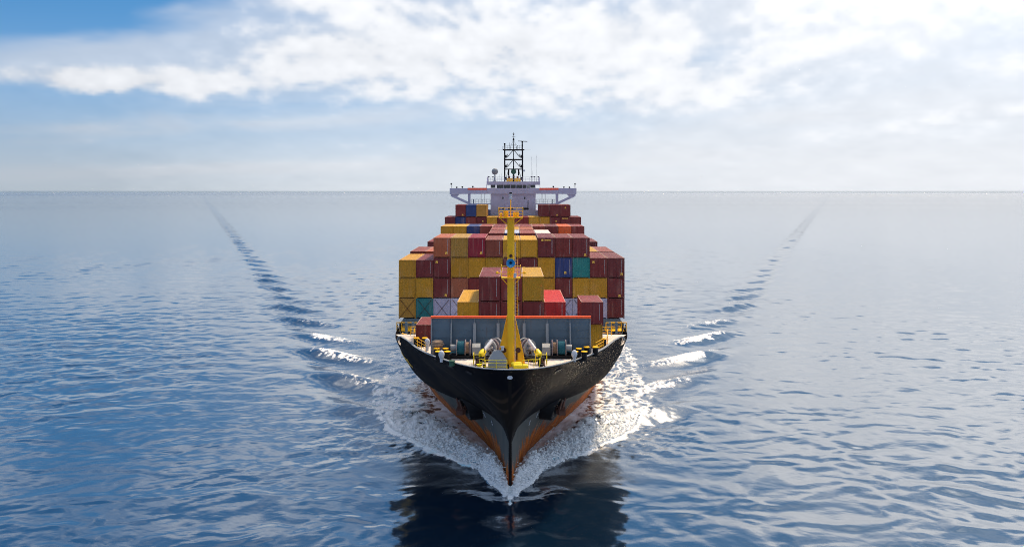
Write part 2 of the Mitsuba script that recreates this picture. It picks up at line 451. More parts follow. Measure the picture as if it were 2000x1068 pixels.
scene['sea_surface'] = {'type': 'bumpmap', 'scale': 1.0, 'arbitrary': mikit.proc(ripples, eps=0.1), 'bsdf': {
    'type': 'blendbsdf', 'weight': mikit.proc(foam_fn),
    'water': {'type': 'blendbsdf', 'weight': mikit.proc(stirred), 'calm': water(0.012), 'rough': water(0.060)},
    'foam': {'type': 'diffuse', 'reflectance': mikit.proc(foam_colour)}}}
sea = obj('sea', (sea_v, sea_f), 'sea_surface', smooth=True, uv=sea_uv)
tag(sea, 'blue rippled open sea with the V shaped wake of the ship', 'sea', kind='structure')

# ------------------------------------------------------------------ the ship
ship = thing('container_ship', 'black hulled container ship heading towards the viewer with yellow foremast and pale bridge', 'ship')
S_AFT = 215.0
stem_of = PchipInterpolator([-6, 0, 6, 10, 14.6], [90.6, 90.0, 88.0, 85.8, 82.8])
q0 = PchipInterpolator(np.sqrt([0, 3.7, 13, 18.4, 26, 35, 50, 70, 215]), [.12, .9, 1.9, 3.3, 6, 9.2, 13.5, 16.1, 16.1])
q6 = PchipInterpolator(np.sqrt([0, 4.7, 9.3, 14.3, 17, 24, 30.7, 42, 57, 215]), [.12, .61, 1.7, 3.8, 5.5, 8.8, 11.6, 14.5, 16.1, 16.1])
q14 = PchipInterpolator(np.sqrt([0, .5, 2.5, 4.7, 7.5, 12, 15.9, 18.6, 22, 27, 34, 215]), [.12, 2.4, 4.85, 6.55, 8.4, 10.5, 11.8, 12.9, 14.3, 15.5, 16.1, 16.1])


def half_breadth(s, z):
    z = np.asarray(z, float)
    p_ = 1.15 - 0.75 * np_smooth(3.0, 24.0, np.asarray(s, float))
    s = np.sqrt(np.maximum(s, 0))
    lo = np.clip(z / 6, 0, 1)
    w = np.clip((z - 6) / 8.6, 0, 1.1) ** p_
    return np.where(z <= 6, q0(s) * (1 - lo) + q6(s) * lo, q6(s) * (1 - w) + q14(s) * w)


def hull_x(y, z):
    return half_breadth(np.asarray(y) - stem_of(np.clip(z, -6, 14.6)), z)


def z_top(y):
    return 14.6 - 1.8 * np_smooth(102.0, 105.0, y)


u = np.linspace(0, 1, 150)
s_u = 60 * u ** 2.0 * 0.9 + 161 * np.clip((u - 0.72) / 0.28, 0, 1) ** 1.6
v_ = np.linspace(0, 1, 44)
S, V = np.meshgrid(s_u, v_, indexing='ij')
ZT = z_top(82.8 + S)
Z = -5 + (ZT + 5) * V
Yh = stem_of(Z) + S
Xh = half_breadth(S, Z)
n1, n2 = S.shape
i, j = np.meshgrid(np.arange(n1 - 1), np.arange(n2 - 1), indexing='ij')
a = i * n2 + j
fq = np.stack([a, a + n2, a + n2 + 1, a + 1], -1).reshape(-1, 4)
mb = MB()
right_v = np.stack([Xh, Yh, Z], -1).reshape(-1, 3)
left_v = right_v * [-1, 1, 1]
mb.add(right_v, fq)
mb.add(left_v, fq[:, ::-1])
st = np.vstack([left_v[:n2], right_v[:n2]])
k = np.arange(n2 - 1)
mb.add(st, np.c_[k, k + n2, k + n2 + 1, k + 1])
tr = np.vstack([left_v[-n2:], right_v[-n2:]])
mb.add(tr, np.c_[k, k + 1, k + n2 + 1, k + n2])
hull_mesh = mb.build()
hull_mesh.merge_vertices()
hull = obj('hull', hull_mesh, 'hull_paint', ship, smooth=50)
tag(hull, 'black flared bow above a grey belt and rusty orange waterline')

# decks
yy = 82.8 + np.concatenate([np.linspace(0.15, 2, 10), np.linspace(2.6, 22, 30)])
edge = hull_x(yy, 14.35) - 0.02
dv = np.vstack([np.c_[-edge, yy, 0 * yy + 14.36], np.c_[edge, yy, 0 * yy + 14.36]])
n = len(yy)
k = np.arange(n - 1)
deck_mesh = (dv, np.c_[k, k + n, k + n + 1, k + 1])
obj('foredeck', deck_mesh, 'deck_paint', ship)
mb = MB()
yy = np.concatenate([np.linspace(104.8, 125, 16), [296]])
edge = hull_x(yy, 11.7) - 0.03
dv = np.vstack([np.c_[-edge, yy, 0 * yy + 11.72], np.c_[edge, yy, 0 * yy + 11.72]])
n = len(yy)
k = np.arange(n - 1)
mb.add(dv, np.c_[k, k + n, k + n + 1, k + 1])
bx = [float(hull_x(104.7, z)) - 0.12 for z in (11.75, 12.9)]
mb.prism([(-bx[0], 11.75), (bx[0], 11.75), (bx[1], 12.9), (bx[1], 14.35), (-bx[1], 14.35), (-bx[1], 12.9)], 104.7, 104.8, axis=1)
obj('main_deck', mb, 'deck_paint', ship)
# gunwale: a pale rounded rail that tops the bulwark
mb = MB()
yy = 82.8 + np.concatenate([[0.0], np.geomspace(0.12, 3, 16), np.linspace(3.6, 20.5, 26)])
xx = hull_x(yy, 14.6)
path = np.vstack([np.c_[-xx[::-1], yy[::-1], z_top(yy)[::-1]], np.c_[xx, yy, z_top(yy)]])
for p, q in zip(path[:-1], path[1:]):
    mb.beam(p + [0, 0, 0.03], q + [0, 0, 0.03], 0.26, 0.07)
obj('gunwale', mb, 'steel_grey', ship, smooth=40)
obj('hatch_cover', MB().box(-6.4, 6.4, 97.4, 111, 14.37, 16.32), 'grey_paint', ship)
for y0 in (122.6, 136.0, 149.4, 162.8, 176.2, 189.6, 203.0):
    obj('hatch_cover', MB().box(-15.6, 15.6, y0 - 0.1, y0 + 12.6, 11.73, 13.62), 'grey_paint', ship)


# fairleads through the bulwark
def on_hull(y, z, side):
    x = float(hull_x(y, z))
    ty = np.array([side * (float(hull_x(y + 0.3, z)) - x) / 0.3, 1, 0])
    tz = np.array([side * (float(hull_x(y, z + 0.3)) - x) / 0.3, 0, 1])
    n = np.cross(ty, tz) * side
    ty, n = ty / np.linalg.norm(ty), n / np.linalg.norm(n)
    return np.array([side * x, y, z]), ty, np.cross(n, ty) * side * -1, n


def oval(c, t, up, n, w, h, d, ring):
    ang = np.linspace(0, 2 * np.pi, 20, endpoint=False)
    out = [np.asarray(c) + t * (w + e) * np.cos(g) + up * (h + e) * np.sin(g) + n * z for e, z in ring for g in ang]
    k, m = len(ring), 20
    f = [[a * m + q, a * m + (q + 1) % m, (a + 1) * m + (q + 1) % m, (a + 1) * m + q] for a in range(k - 1) for q in range(m)]
    return np.array(out), np.array(f)


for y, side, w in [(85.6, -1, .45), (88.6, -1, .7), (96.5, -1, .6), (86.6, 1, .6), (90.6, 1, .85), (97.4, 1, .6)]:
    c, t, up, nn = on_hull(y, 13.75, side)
    m1 = MB().add(*oval(c, t, up, nn, w, 0.2, 0, [(0.10, -0.02), (0.10, 0.07), (0.0, 0.07), (0.0, -0.02)]))
    fl = obj('fairlead', m1, 'black_paint', ship, smooth=40)
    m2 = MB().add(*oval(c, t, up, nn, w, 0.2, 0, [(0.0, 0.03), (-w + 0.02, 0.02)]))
    obj('dark_fill', m2, 'letter_paint', fl)  # dark plate painted in for the shade inside the fairlead
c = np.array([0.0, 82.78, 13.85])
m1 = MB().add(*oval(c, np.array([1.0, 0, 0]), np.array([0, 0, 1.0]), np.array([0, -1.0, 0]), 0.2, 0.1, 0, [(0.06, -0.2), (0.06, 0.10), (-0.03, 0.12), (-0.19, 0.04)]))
obj('bow_fairlead', m1, 'pale_grey', ship, smooth=40)  # pale fill imitates light coming through the fairlead

# the ship's name on both bows
for side in (-1, 1):
    letters = 'HATTEX'
    k = 0
    for q, ch in enumerate(letters):
        g = meshkit.text_mesh(ch, 1.25, 0.03, bold=True)
        w = g.bounds[1][0]
        g.vertices[:, 0] -= w / 2
        yc = (108.4 + 1.55 * q) if side > 0 else (108.4 + 1.55 * (len(letters) - 1 - q))
        c, t, up, nn = on_hull(yc, 9.7, side)
        ax = t * side
        vv = c + g.vertices[:, :1] * ax + g.vertices[:, 1:2] * up * np.sign(up[2]) + (g.vertices[:, 2:3] + 0.03) * nn
        obj('name_letter', trimesh.Trimesh(vv, g.faces if side > 0 else g.faces[:, ::-1], process=False), 'gold_print' if side < 0 else 'letter_paint', ship)

# short white marks on the grey belt
for side in (-1, 1):
    for y, z in ((99.4, 5.0), (101.4, 5.4)):
        c, t, up, nn = on_hull(y, z, side)
        up = up * np.sign(up[2])
        v = [c + t * a_ + up * b_ + nn * d_ for d_ in (0.01, 0.03) for a_, b_ in ((-0.09, -0.3), (0.03, -0.3), (0.09, 0.3), (-0.03, 0.3))]
        obj('bow_mark', trimesh.convex.convex_hull(np.array(v)), 'pale_grey', ship)

# anchor bolsters and anchors
for side, word in ((-1, 'left'), (1, 'right')):
    prof = []
    mb = MB()
    axis = np.array([side * 0.88, -0.34, -0.38])
    axis /= np.linalg.norm(axis)
    o = np.array([side * 3.55, 103.9, 6.65])
    mb.lathe([(2.45, -0.9), (2.25, 0.6), (1.85, 1.7), (1.62, 2.25), (1.5, 2.38), (1.1, 2.36), (0.8, 2.0), (0.0, 1.9)], o, axis, 28)
    bol = obj('anchor_bolster', mb, 'black_paint', ship, smooth=40)
    tip = o + axis * 2.35
    key = thing('anchor', f'rusty anchor housed against the {word} bow above the water', 'anchor')
    _, a_, b_ = frame_of(axis)
    across = np.array([0.35 * side, 0.93, 0.0])
    across /= np.linalg.norm(across)
    mb = MB().beam(tip - axis * 0.9, tip + axis * 0.45, 0.34, 0.34)
    obj('shank', mb, 'rusty_iron', key)
    mb = MB()
    for s in (0, 1):
        pass
    hullm = trimesh.convex.convex_hull(np.vstack([tip + axis * 0.25 + across * sgn * 1.15 + np.array([0, 0, dz]) * 1.0 + axis * da for sgn in (-1, 1) for dz in (-0.28, 0.22) for da in (0.0, 0.42)]
                                                 + [tip + axis * 1.15 + np.array([0, 0, dz]) for dz in (-0.35, 0.2)]))
    obj('crown', hullm, 'rusty_iron', key)
    for sgn in (-1, 1):
        base = tip + axis * 0.40 + across * sgn * 0.72
        top = base + np.array([side * 0.55, sgn * 0.25, 1.55])
        fl = trimesh.convex.convex_hull(np.vstack([base + across * w_ + axis * d_ for w_ in (-0.32, 0.32) for d_ in (-0.12, 0.14)] + [base + (top - base) * 0.5 + across * w_ + axis * d_ for w_ in (-0.3, 0.3) for d_ in (-0.05, 0.1)] + [top]))
        obj('fluke', fl, 'rusty_iron', key)
    obj('shackle', MB().lathe([(0.26, -0.1), (0.34, 0.0), (0.26, 0.1), (0.18, 0.0), (0.26, -0.1)], tip - axis * 0.2, across, 14), 'rusty_iron', key)

# ------------------------------------------------------------------ breakwater
BX0, BX1, BY, BZ0, BZ1 = -8.55, 8.65, 92.2, 14.37, 18.42
ribs = [BX0 + 0.06, -6.35, -3.85, -1.32, 1.48, 3.95, 6.42, BX1 - 0.06]
bw = ship + '__breakwater'
tag(bw, 'grey blue steel breakwater wall with an orange red top edge')
rows = [BZ0, 15.35, 16.15, 16.95, 17.72, 18.22]
for a_, b_ in zip(ribs[:-1], ribs[1:]):
    for z0, z1 in zip(rows[:-1], rows[1:]):
        obj('plate', MB().box(a_ + 0.01, b_ - 0.01, BY, BY + 0.03, z0 + 0.02, z1 - 0.02), 'grey_paint', bw)
mb = MB().box(BX0, BX1, BY + 0.031, BY + 0.06, BZ0, 18.22)
obj('backing', mb, 'grey_paint', bw)
mb = MB()
for z in rows[1:-1]:
    mb.box(BX0 + 0.1, BX1 - 0.1, BY - 0.05, BY - 0.003, z - 0.03, z + 0.03)
obj('stringer', mb, 'grey_paint', bw)
for q, x in enumerate(ribs):
    d0 = 1.15 if 0 < q < 7 else 0.35
    mb = MB().prism([(BY - 0.001, BZ0), (BY - d0, BZ0), (BY - 0.20, 17.7), (BY - 0.08, 18.2), (BY - 0.001, 18.2)], x - 0.03, x + 0.03, axis=0)
    if q in (2, 3, 4, 5):
        mb.prism([(BY - d0 - 0.03, BZ0), (BY - d0, BZ0), (BY - 0.20, 17.7), (BY - 0.23, 17.7)], x - 0.15, x + 0.15, axis=0)
    else:
        mb.prism([(BY - d0 - 0.03, BZ0), (BY - d0, BZ0), (BY - 0.20, 17.7), (BY - 0.23, 17.7)], x - 0.07, x + 0.07, axis=0)
    obj('rib', mb, 'steel_grey', bw)
mb = MB().box(BX0 - 0.02, BX1 + 0.02, BY - 0.26, BY + 0.14, 18.225, 18.47)
tag(obj('top_edge', mb, 'orange_paint', bw), 'orange red painted top edge')

# ------------------------------------------------------------------ foremast
fm = ship + '__foremast'
tag(fm, 'tall yellow foremast with triangular base plates, two platforms and a blue horn')
MX, MY = 0.08, 85.6
mb = MB()
prof = [(0.36, 14.37), (0.36, 29.2)]
mb.prism([(MX - 0.36, MY - 0.25), (MX - 0.22, MY - 0.38), (MX + 0.22, MY - 0.38), (MX + 0.36, MY - 0.25), (MX + 0.36, MY + 0.35), (MX - 0.36, MY + 0.35)], 14.37, 29.2, axis=2)
obj('post', mb, 'yellow_paint', fm)
for sgn in (-1, 1):
    mb = MB().prism([(MX + sgn * 0.365, 14.37), (MX + sgn * 1.42, 14.37), (MX + sgn * 1.30, 15.2), (MX + sgn * 0.365, 19.5)], MY - 0.06, MY + 0.06, axis=1)
    mb.prism([(MX + sgn * 1.45, 14.37), (MX + sgn * 1.33, 15.25), (MX + sgn * 0.40, 19.5), (MX + sgn * 0.36, 19.5), (MX + sgn * 1.30, 15.2), (MX + sgn * 1.42, 14.37)][:3] + [(MX + sgn * 0.36, 19.5), (MX + sgn * 1.28, 15.2)], MY - 0.22, MY + 0.22, axis=1)
    obj('base_plate', mb, 'yellow_paint', fm)
    obj('round_cover', MB().lathe([(0.0, 0.14), (0.2, 0.14), (0.26, 0.08), (0.26, 0.0)], (MX + sgn * 0.72, MY - 0.06, 16.0), (0, -1, 0), 16), 'rusty_iron', fm, smooth=40)
obj('door', MB().box(MX + 0.50, MX + 0.68, MY - 0.10, MY - 0.065, 15.0, 15.75), 'rusty_iron', fm)
# ladder and cable on the right of the post
mb = MB()
for x in (MX + 0.44, MX + 0.70):
    mb.bar((x, MY + 0.1, 19.4), (x, MY + 0.1, 27.6), 0.022, 5)
for z in np.arange(19.6, 27.6, 0.32):
    mb.bar((MX + 0.44, MY + 0.1, z), (MX + 0.70, MY + 0.1, z), 0.014, 4)
obj('ladder', mb, 'yellow_paint', fm)
mb = MB()
mb.bar((MX + 0.42, MY - 0.2, 14.6), (MX + 0.42, MY - 0.2, 26.8), 0.03, 6)
obj('pipe', mb, 'pale_grey', fm)


def platform(z, hw, front, back, h, bars, name='platform'):
    key = obj(name, MB().prism([(MX - hw, MY - front), (MX + hw, MY - front), (MX + hw, MY + back), (MX - hw, MY + back)], z - 0.10, z, axis=2), 'yellow_paint', fm)
    mb = MB()
    pts = [(MX - hw, MY + back, z), (MX - hw, MY - front, z), (MX + hw, MY - front, z), (MX + hw, MY + back, z)]
    mb.rail(pts, h, 0.55, 0.03, bars)
    obj('railing', mb, 'yellow_paint', key)
    for sgn in (-1, 1):
        obj('bracket', MB().beam((MX + sgn * 0.36, MY, z - 0.75), (MX + sgn * hw * 0.95, MY, z - 0.1), 0.07, 0.09), 'yellow_paint', key)
    return key


p1 = platform(23.3, 0.95, 0.75, 0.55, 1.18, 3)
p2 = platform(29.3, 1.2, 0.85, 0.6, 0.95, 3)
for sgn in (-1, 1):
    obj('lamp_bracket', MB().bar((MX + sgn * 0.95, MY - 0.5, 23.75), (MX + sgn * 1.32, MY - 0.5, 23.75), 0.04).sphere((MX + sgn * 1.36, MY - 0.5, 23.78), 0.14, 1), 'yellow_paint', p1)
mb = MB()
mb.box(MX - 0.75, MX - 0.25, MY - 0.62, MY - 0.2, 29.3, 29.95).box(MX + 0.2, MX + 0.8, MY - 0.55, MY - 0.1, 29.3, 29.8).box(MX - 1.1, MX - 0.85, MY - 0.6, MY - 0.3, 29.3, 29.75)
obj('locker', mb, 'yellow_paint', p2)
obj('mast_lamp', MB().lathe([(0.0, 0.42), (0.14, 0.42), (0.16, 0.0), (0.0, 0.0)], (MX + 0.42, MY - 0.7, 23.32), (0, 0, 1), 12), 'pale_grey', p1, smooth=40)
obj('floodlight', MB().box(MX + 1.15, MX + 1.75, MY - 0.5, MY - 0.2, 30.02, 30.24).bar((MX + 1.7, MY - 0.35, 30.24), (MX + 1.72, MY - 0.35, 30.95), 0.035), 'black_paint', p2)
obj('top_pole', MB().bar((MX - 0.02, MY, 29.2), (MX - 0.02, MY, 31.05), 0.055, 8).bar((MX - 0.55, MY, 30.95), (MX - 0.55, MY, 31.0), 0.02), 'yellow_paint', fm)
tl = obj('top_lamp', MB().lathe([(0.0, 0.0), (0.13, 0.0), (0.15, 0.08), (0.15, 0.22), (0.10, 0.26), (0.10, 0.38), (0.15, 0.42), (0.15, 0.54), (0.0, 0.56)], (MX - 0.02, MY, 31.05), (0, 0, 1), 12), 'pale_grey', fm, smooth=40)
obj('lamp_cap', MB().lathe([(0.15, 0.0), (0.13, 0.14), (0.0, 0.16)], (MX - 0.02, MY, 31.62), (0, 0, 1), 12), 'black_paint', tl)
hn = obj('horn', MB().lathe([(0.13, -0.5), (0.15, 0.0), (0.24, 0.22), (0.40, 0.42), (0.44, 0.46), (0.44, 0.50), (0.40, 0.50), (0.24, 0.36), (0.13, 0.2), (0.0, 0.16)], (MX - 0.02, MY - 0.38, 24.75), (0, -1, 0), 22), 'horn_blue', fm, smooth=40)
tag(hn, 'blue flared horn on the front of the mast')
obj('horn_throat', MB().lathe([(0.14, 0.0), (0.12, 0.03), (0.0, 0.04)], (MX - 0.02, MY - 0.58, 24.75), (0, -1, 0), 14), 'black_paint', hn)
obj('searchlight', MB().lathe([(0.0, -0.1), (0.16, -0.05), (0.16, 0.25), (0.0, 0.26)], (MX + 0.0, MY - 0.4, 25.45), (0, -1, 0), 14), 'rusty_iron', fm, smooth=40)
mb = MB()
for z in (16.5, 20.3, 21.9):
    mb.box(MX - 0.365, MX + 0.365, MY - 0.388, MY - 0.382, z, z + 0.03)
obj('weld_seam', mb, 'yellow_paint', fm)

# ------------------------------------------------------------------ foredeck gear
DZ = 14.37


def mooring_winch(x0, sgn, y, name_rope):
    w = ship + '__mooring_winch'
    w = numbered(w)
    labels[w] = {'label': f'mooring winch with a rope drum beside the {"left" if sgn < 0 else "right"} chain windlass'}
    ax = (sgn, 0, 0)
    obj('bed', MB().box(min(x0, x0 + sgn * 3.2), max(x0, x0 + sgn * 3.2), y - 0.55, y + 0.55, DZ, DZ + 0.35), 'black_paint', w)
    obj('gearbox', MB().prism([(y - 0.5, DZ + 0.35), (y + 0.5, DZ + 0.35), (y + 0.5, DZ + 1.25), (y + 0.1, DZ + 1.5), (y - 0.5, DZ + 1.2)], *(sorted((x0, x0 + sgn * 0.85))), axis=0), 'steel_grey', w)
    c = (x0 + sgn * 1.05, y, DZ + 1.05)
    obj('drum', MB().lathe([(0.35, 0), (0.35, 2.1)], c, ax, 16), 'steel_grey', w, smooth=40)
    for d in (0.0, 0.52, 1.42):
        obj('flange', MB().lathe([(0.3, -0.04), (0.86, -0.04), (0.88, 0.0), (0.86, 0.04), (0.3, 0.04)], (c[0] + sgn * d, y, c[2]), ax, 24), 'rope_grey', w, smooth=30)
    prof = [(0.35, 0.60)]
    for q in range(8):
        prof += [(0.66, 0.62 + q * 0.095), (0.71, 0.665 + q * 0.095)]
    prof += [(0.35, 1.38)]
    obj('rope_coil', MB().lathe(prof, c, ax, 24), name_rope, w, smooth=40)
    prof = [(0.35, 0.06)]
    for q in range(5):
        prof += [(0.55, 0.08 + q * 0.085), (0.60, 0.12 + q * 0.085)]
    prof += [(0.35, 0.49)]
    obj('rope_coil', MB().lathe(prof, c, ax, 24), 'rope_brown', w, smooth=40)
    obj('warping_head', MB().lathe([(0.2, 1.5), (0.3, 1.65), (0.24, 1.85), (0.36, 2.1), (0.36, 2.16), (0.0, 2.17)], c, ax, 16), 'black_paint', w, smooth=40)
    return w


mooring_winch(-3.15, -1, 90.0, 'rope_blue')
mooring_winch(3.35, 1, 90.0, 'rope_blue')


def windlass(sgn):
    w = numbered(ship + '__windlass')
    labels[w] = {'label': f'chain windlass with pale wheels and a slanting shaft {"left" if sgn < 0 else "right"} of the foremast'}
    c = np.array([sgn * 1.75, 89.6, DZ + 1.1])
    ax = np.array([sgn * 0.72, -0.69, 0.0])
    obj('bed', MB().prism([(sgn * 0.9, 88.6), (sgn * 2.6, 87.6), (sgn * 3.0, 88.6), (sgn * 1.2, 90.4)], DZ, DZ + 0.4, axis=2), 'black_paint', w)
    for d, r_, m_ in ((-0.45, 1.02, 'steel_grey'), (0.05, 0.98, 'rope_grey'), (0.42, 0.9, 'steel_grey')):
        o = c + ax * d
        mb = MB().lathe([(r_ - 0.26, -0.06), (r_, -0.08), (r_ + 0.03, 0.0), (r_, 0.08), (r_ - 0.26, 0.06), (r_ - 0.26, -0.06)], o, ax, 28)
        wheel = obj('wheel', mb, m_, w, smooth=35)
        mb = MB()
        _, e1, e2 = frame_of(ax)
        for q in range(6):
            g = q * math.pi / 3
            dd = e1 * math.cos(g) + e2 * math.sin(g)
            mb.beam(o + dd * 0.15, o + dd * (r_ - 0.2), 0.09, 0.09)
        obj('spoke', mb, m_, wheel)
    obj('gypsy', MB().lathe([(0.62, 0.12), (0.45, 0.2), (0.62, 0.32)], c, ax, 12), 'rusty_iron', w)
    obj('shaft', MB().lathe([(0.17, -0.7), (0.17, 1.4)], c, ax, 14), 'pale_grey', w, smooth=40)
    # slanting chain pipe
    top, low = np.array([sgn * 1.9, 88.6, DZ + 2.05]), np.array([sgn * 3.15, 86.4, DZ + 0.75])
    t = low - top
    obj('chain_pipe', MB().lathe([(0.20, 0.0), (0.20, np.linalg.norm(t) * 0.66)], top, t, 14), 'pale_grey', w, smooth=40)
    obj('pipe_collar', MB().lathe([(0.2, 0), (0.30, 0.05), (0.33, 0.5), (0.25, 0.75), (0.0, 0.76)], top + t * 0.62, t, 14), 'bright_yellow', w, smooth=40)
    obj('chain_stopper', MB().box(low[0] - 0.35, low[0] + 0.35, low[1] - 0.4, low[1] + 0.5, DZ, DZ + 0.75), 'black_paint', w)
    mb = MB()
    p, q = low + [0, -0.3, -0.1], np.array([low[0] + sgn * 0.35, low[1] - 1.4, DZ + 0.06])
    n = 7
    for k in range(n):
        m_ = p + (q - p) * (k + 0.5) / n
        mb.lathe([(0.10, -0.04), (0.16, 0), (0.10, 0.04), (0.05, 0.0), (0.10, -0.04)], m_, [(0, 0, 1), (1, 0, 0)][k % 2], 8)
    obj('chain', mb, 'rusty_iron', w)
    mb = MB().rail([(sgn * 2.55, 86.2, DZ), (sgn * 3.7, 86.2, DZ), (sgn * 3.7, 87.4, DZ)], 1.05, 0.6, 0.035, 2)
    obj('guard_rail', mb, 'bright_yellow', w)
    obj('brake_wheel', MB().lathe([(0.36, -0.03), (0.4, 0), (0.36, 0.03), (0.32, 0.0), (0.36, -0.03)], (sgn * 2.75, 87.1, DZ + 1.2), (sgn, -0.5, 0.3), 16), 'rusty_iron', w)


windlass(-1)
windlass(1)

# the grey tapered housing left of the mast
hs = MB()
x0, x1, y0, y1 = -2.15, -0.35, 84.0, 85.5
for (a0, a1, z0), (b0, b1, z1) in (((0, 0, DZ), (0, 0, DZ + 0.85)), ((0.0, 0.0, DZ + 0.85), (0.55, 0.5, DZ + 1.75))):
    v = [[x0 + a0, y0 + a1, z0], [x1 - a0, y0 + a1, z0], [x1 - a0, y1 - a1, z0], [x0 + a0, y1 - a1, z0], [x0 + b0, y0 + b1, z1], [x1 - b0, y0 + b1, z1], [x1 - b0, y1 - b1, z1], [x0 + b0, y1 - b1, z1]]
    hs.add(v, [[0, 1, 5, 4], [1, 2, 6, 5], [2, 3, 7, 6], [3, 0, 4, 7], [4, 5, 6, 7]])
dh = obj('deck_housing', hs, 'steel_grey', ship)
obj('vent_cowl', MB().lathe([(0.14, 0), (0.14, 0.3), (0.2, 0.32), (0.2, 0.4), (0.0, 0.46)], (-0.75, 84.7, DZ + 1.75), (0, 0, 1), 12), 'pale_grey', dh, smooth=40)
mb = MB()
for x in (x0 - 0.35, x1 + 0.12):
    mb.bar((x, y0 + 0.1, DZ), (x, y0 + 0.1, DZ + 0.5), 0.16, 10)
obj('mooring_bitt', mb, 'black_paint', dh)
# rails round the stem
mb = MB().rail([(-3.0, 84.25, DZ), (-2.4, 83.75, DZ), (-0.3, 83.75, DZ)], 1.0, 1.0, 0.03, 3)
obj('bow_rail', mb, 'bright_yellow', ship)
mb = MB().rail([(1.25, 83.75, DZ), (2.9, 84.0, DZ), (3.0, 84.9, DZ)], 1.0, 0.55, 0.03, 1)
obj('bow_rail', mb, 'bright_yellow', ship)
roll = thing('yellow_float', 'bright yellow padded cylinder lying on deck before the foremast foot', 'float')
obj('body', MB().lathe([(0.0, -0.72), (0.2, -0.72), (0.25, -0.66), (0.25, 0.66), (0.2, 0.72), (0.0, 0.72)], (1.05, 84.15, DZ + 0.26), (1, 0.03, 0), 18), 'bright_yellow', roll, smooth=40)
obj('body', MB().lathe([(0.0, -0.5), (0.2, -0.5), (0.24, -0.44), (0.24, 0.44), (0.2, 0.5), (0.0, 0.5)], (0.62, 84.5, DZ + 0.42), (1, 0.03, 0), 18), 'bright_yellow', roll, smooth=40)


def bollard(x, y, r_=0.27, h=0.85, gap=0.95):
    b = numbered(ship + '__bollard')
    labels[b] = {'label': 'pair of black mooring bollards with yellow tops'}
    obj('bed', MB().box(x - gap / 2 - 0.4, x + gap / 2 + 0.4, y - 0.4, y + 0.4, DZ, DZ + 0.12), 'black_paint', b)
    for s in (-1, 1):
        p = obj('post', MB().lathe([(r_, 0.12), (r_, h), (r_ + 0.06, h + 0.03)], (x + s * gap / 2, y, DZ), (0, 0, 1), 16), 'black_paint', b, smooth=40)
        obj('cap', MB().lathe([(r_ + 0.06, h + 0.03), (r_ + 0.06, h + 0.1), (r_, h + 0.13), (0.0, h + 0.13)], (x + s * gap / 2, y, DZ), (0, 0, 1), 16), 'yellow_paint', p, smooth=40)


for x, y in [(-10.2, 96.8), (-7.3, 90.3), (-7.0, 88.6), (6.75, 90.3), (7.2, 88.6), (10.0, 96.3), (8.6, 91.2)]:
    bollard(x, y)


def vent(x, y, h=0.95, r_=0.36):
    b = obj('mushroom_vent', MB().lathe([(0.16, 0), (0.16, h - 0.5)], (x, y, DZ), (0, 0, 1), 14), 'pale_grey', ship, smooth=40)
    obj('hood', MB().sphere((x, y, DZ + h - 0.32), 0.36, 2, (0.85, 0.85, 1.2)), 'pale_grey', b, smooth=True)


vent(-9.15, 94.0, 1.25)
vent(-7.05, 87.7, 1.1)
vent(6.6, 88.0, 1.1)
obj('capstan', MB().lathe([(0.3, 0), (0.26, 0.25), (0.34, 0.5), (0.0, 0.55)], (-5.85, 85.9, DZ), (0, 0, 1), 14), 'green_paint', ship, smooth=40)
for sgn in (-1, 1):
    obj('roller', MB().lathe([(0.28, 0), (0.2, 0.2), (0.28, 0.42), (0.0, 0.46)], (sgn * 3.05, 84.6, DZ), (0, 0, 1), 14), 'black_paint' if sgn > 0 else 'bright_yellow', ship, smooth=40)
rl = thing('rope_reel', 'brown rope stacked on a reel at the left end of the breakwater', 'reel')
prof = [(0.3, 0.1)]
for q in range(9):
    prof += [(0.62 - 0.05 * (q % 3), 0.14 + q * 0.17), (0.72 - 0.06 * (q % 3), 0.2 + q * 0.17)]
prof += [(0.3, 1.7), (0.0, 1.7)]
obj('rope', MB().lathe(prof, (-7.75, 91.0, DZ), (0, 0, 1), 20), 'rope_brown', rl, smooth=40)
obj('stand', MB().lathe([(0.7, 0), (0.7, 0.1), (0.0, 0.1)], (-7.75, 91.0, DZ), (0, 0, 1), 20), 'black_paint', rl)
# mooring line from the left winch to the bollards
mb = MB()
mb.bar((-5.0, 89.6, DZ + 0.9), (-7.3, 88.6, DZ + 0.55), 0.045, 6)
mb.bar((5.2, 89.6, DZ + 0.9), (6.7, 89.9, DZ + 0.6), 0.045, 6)
obj('mooring_line', mb, 'rope_blue', ship)
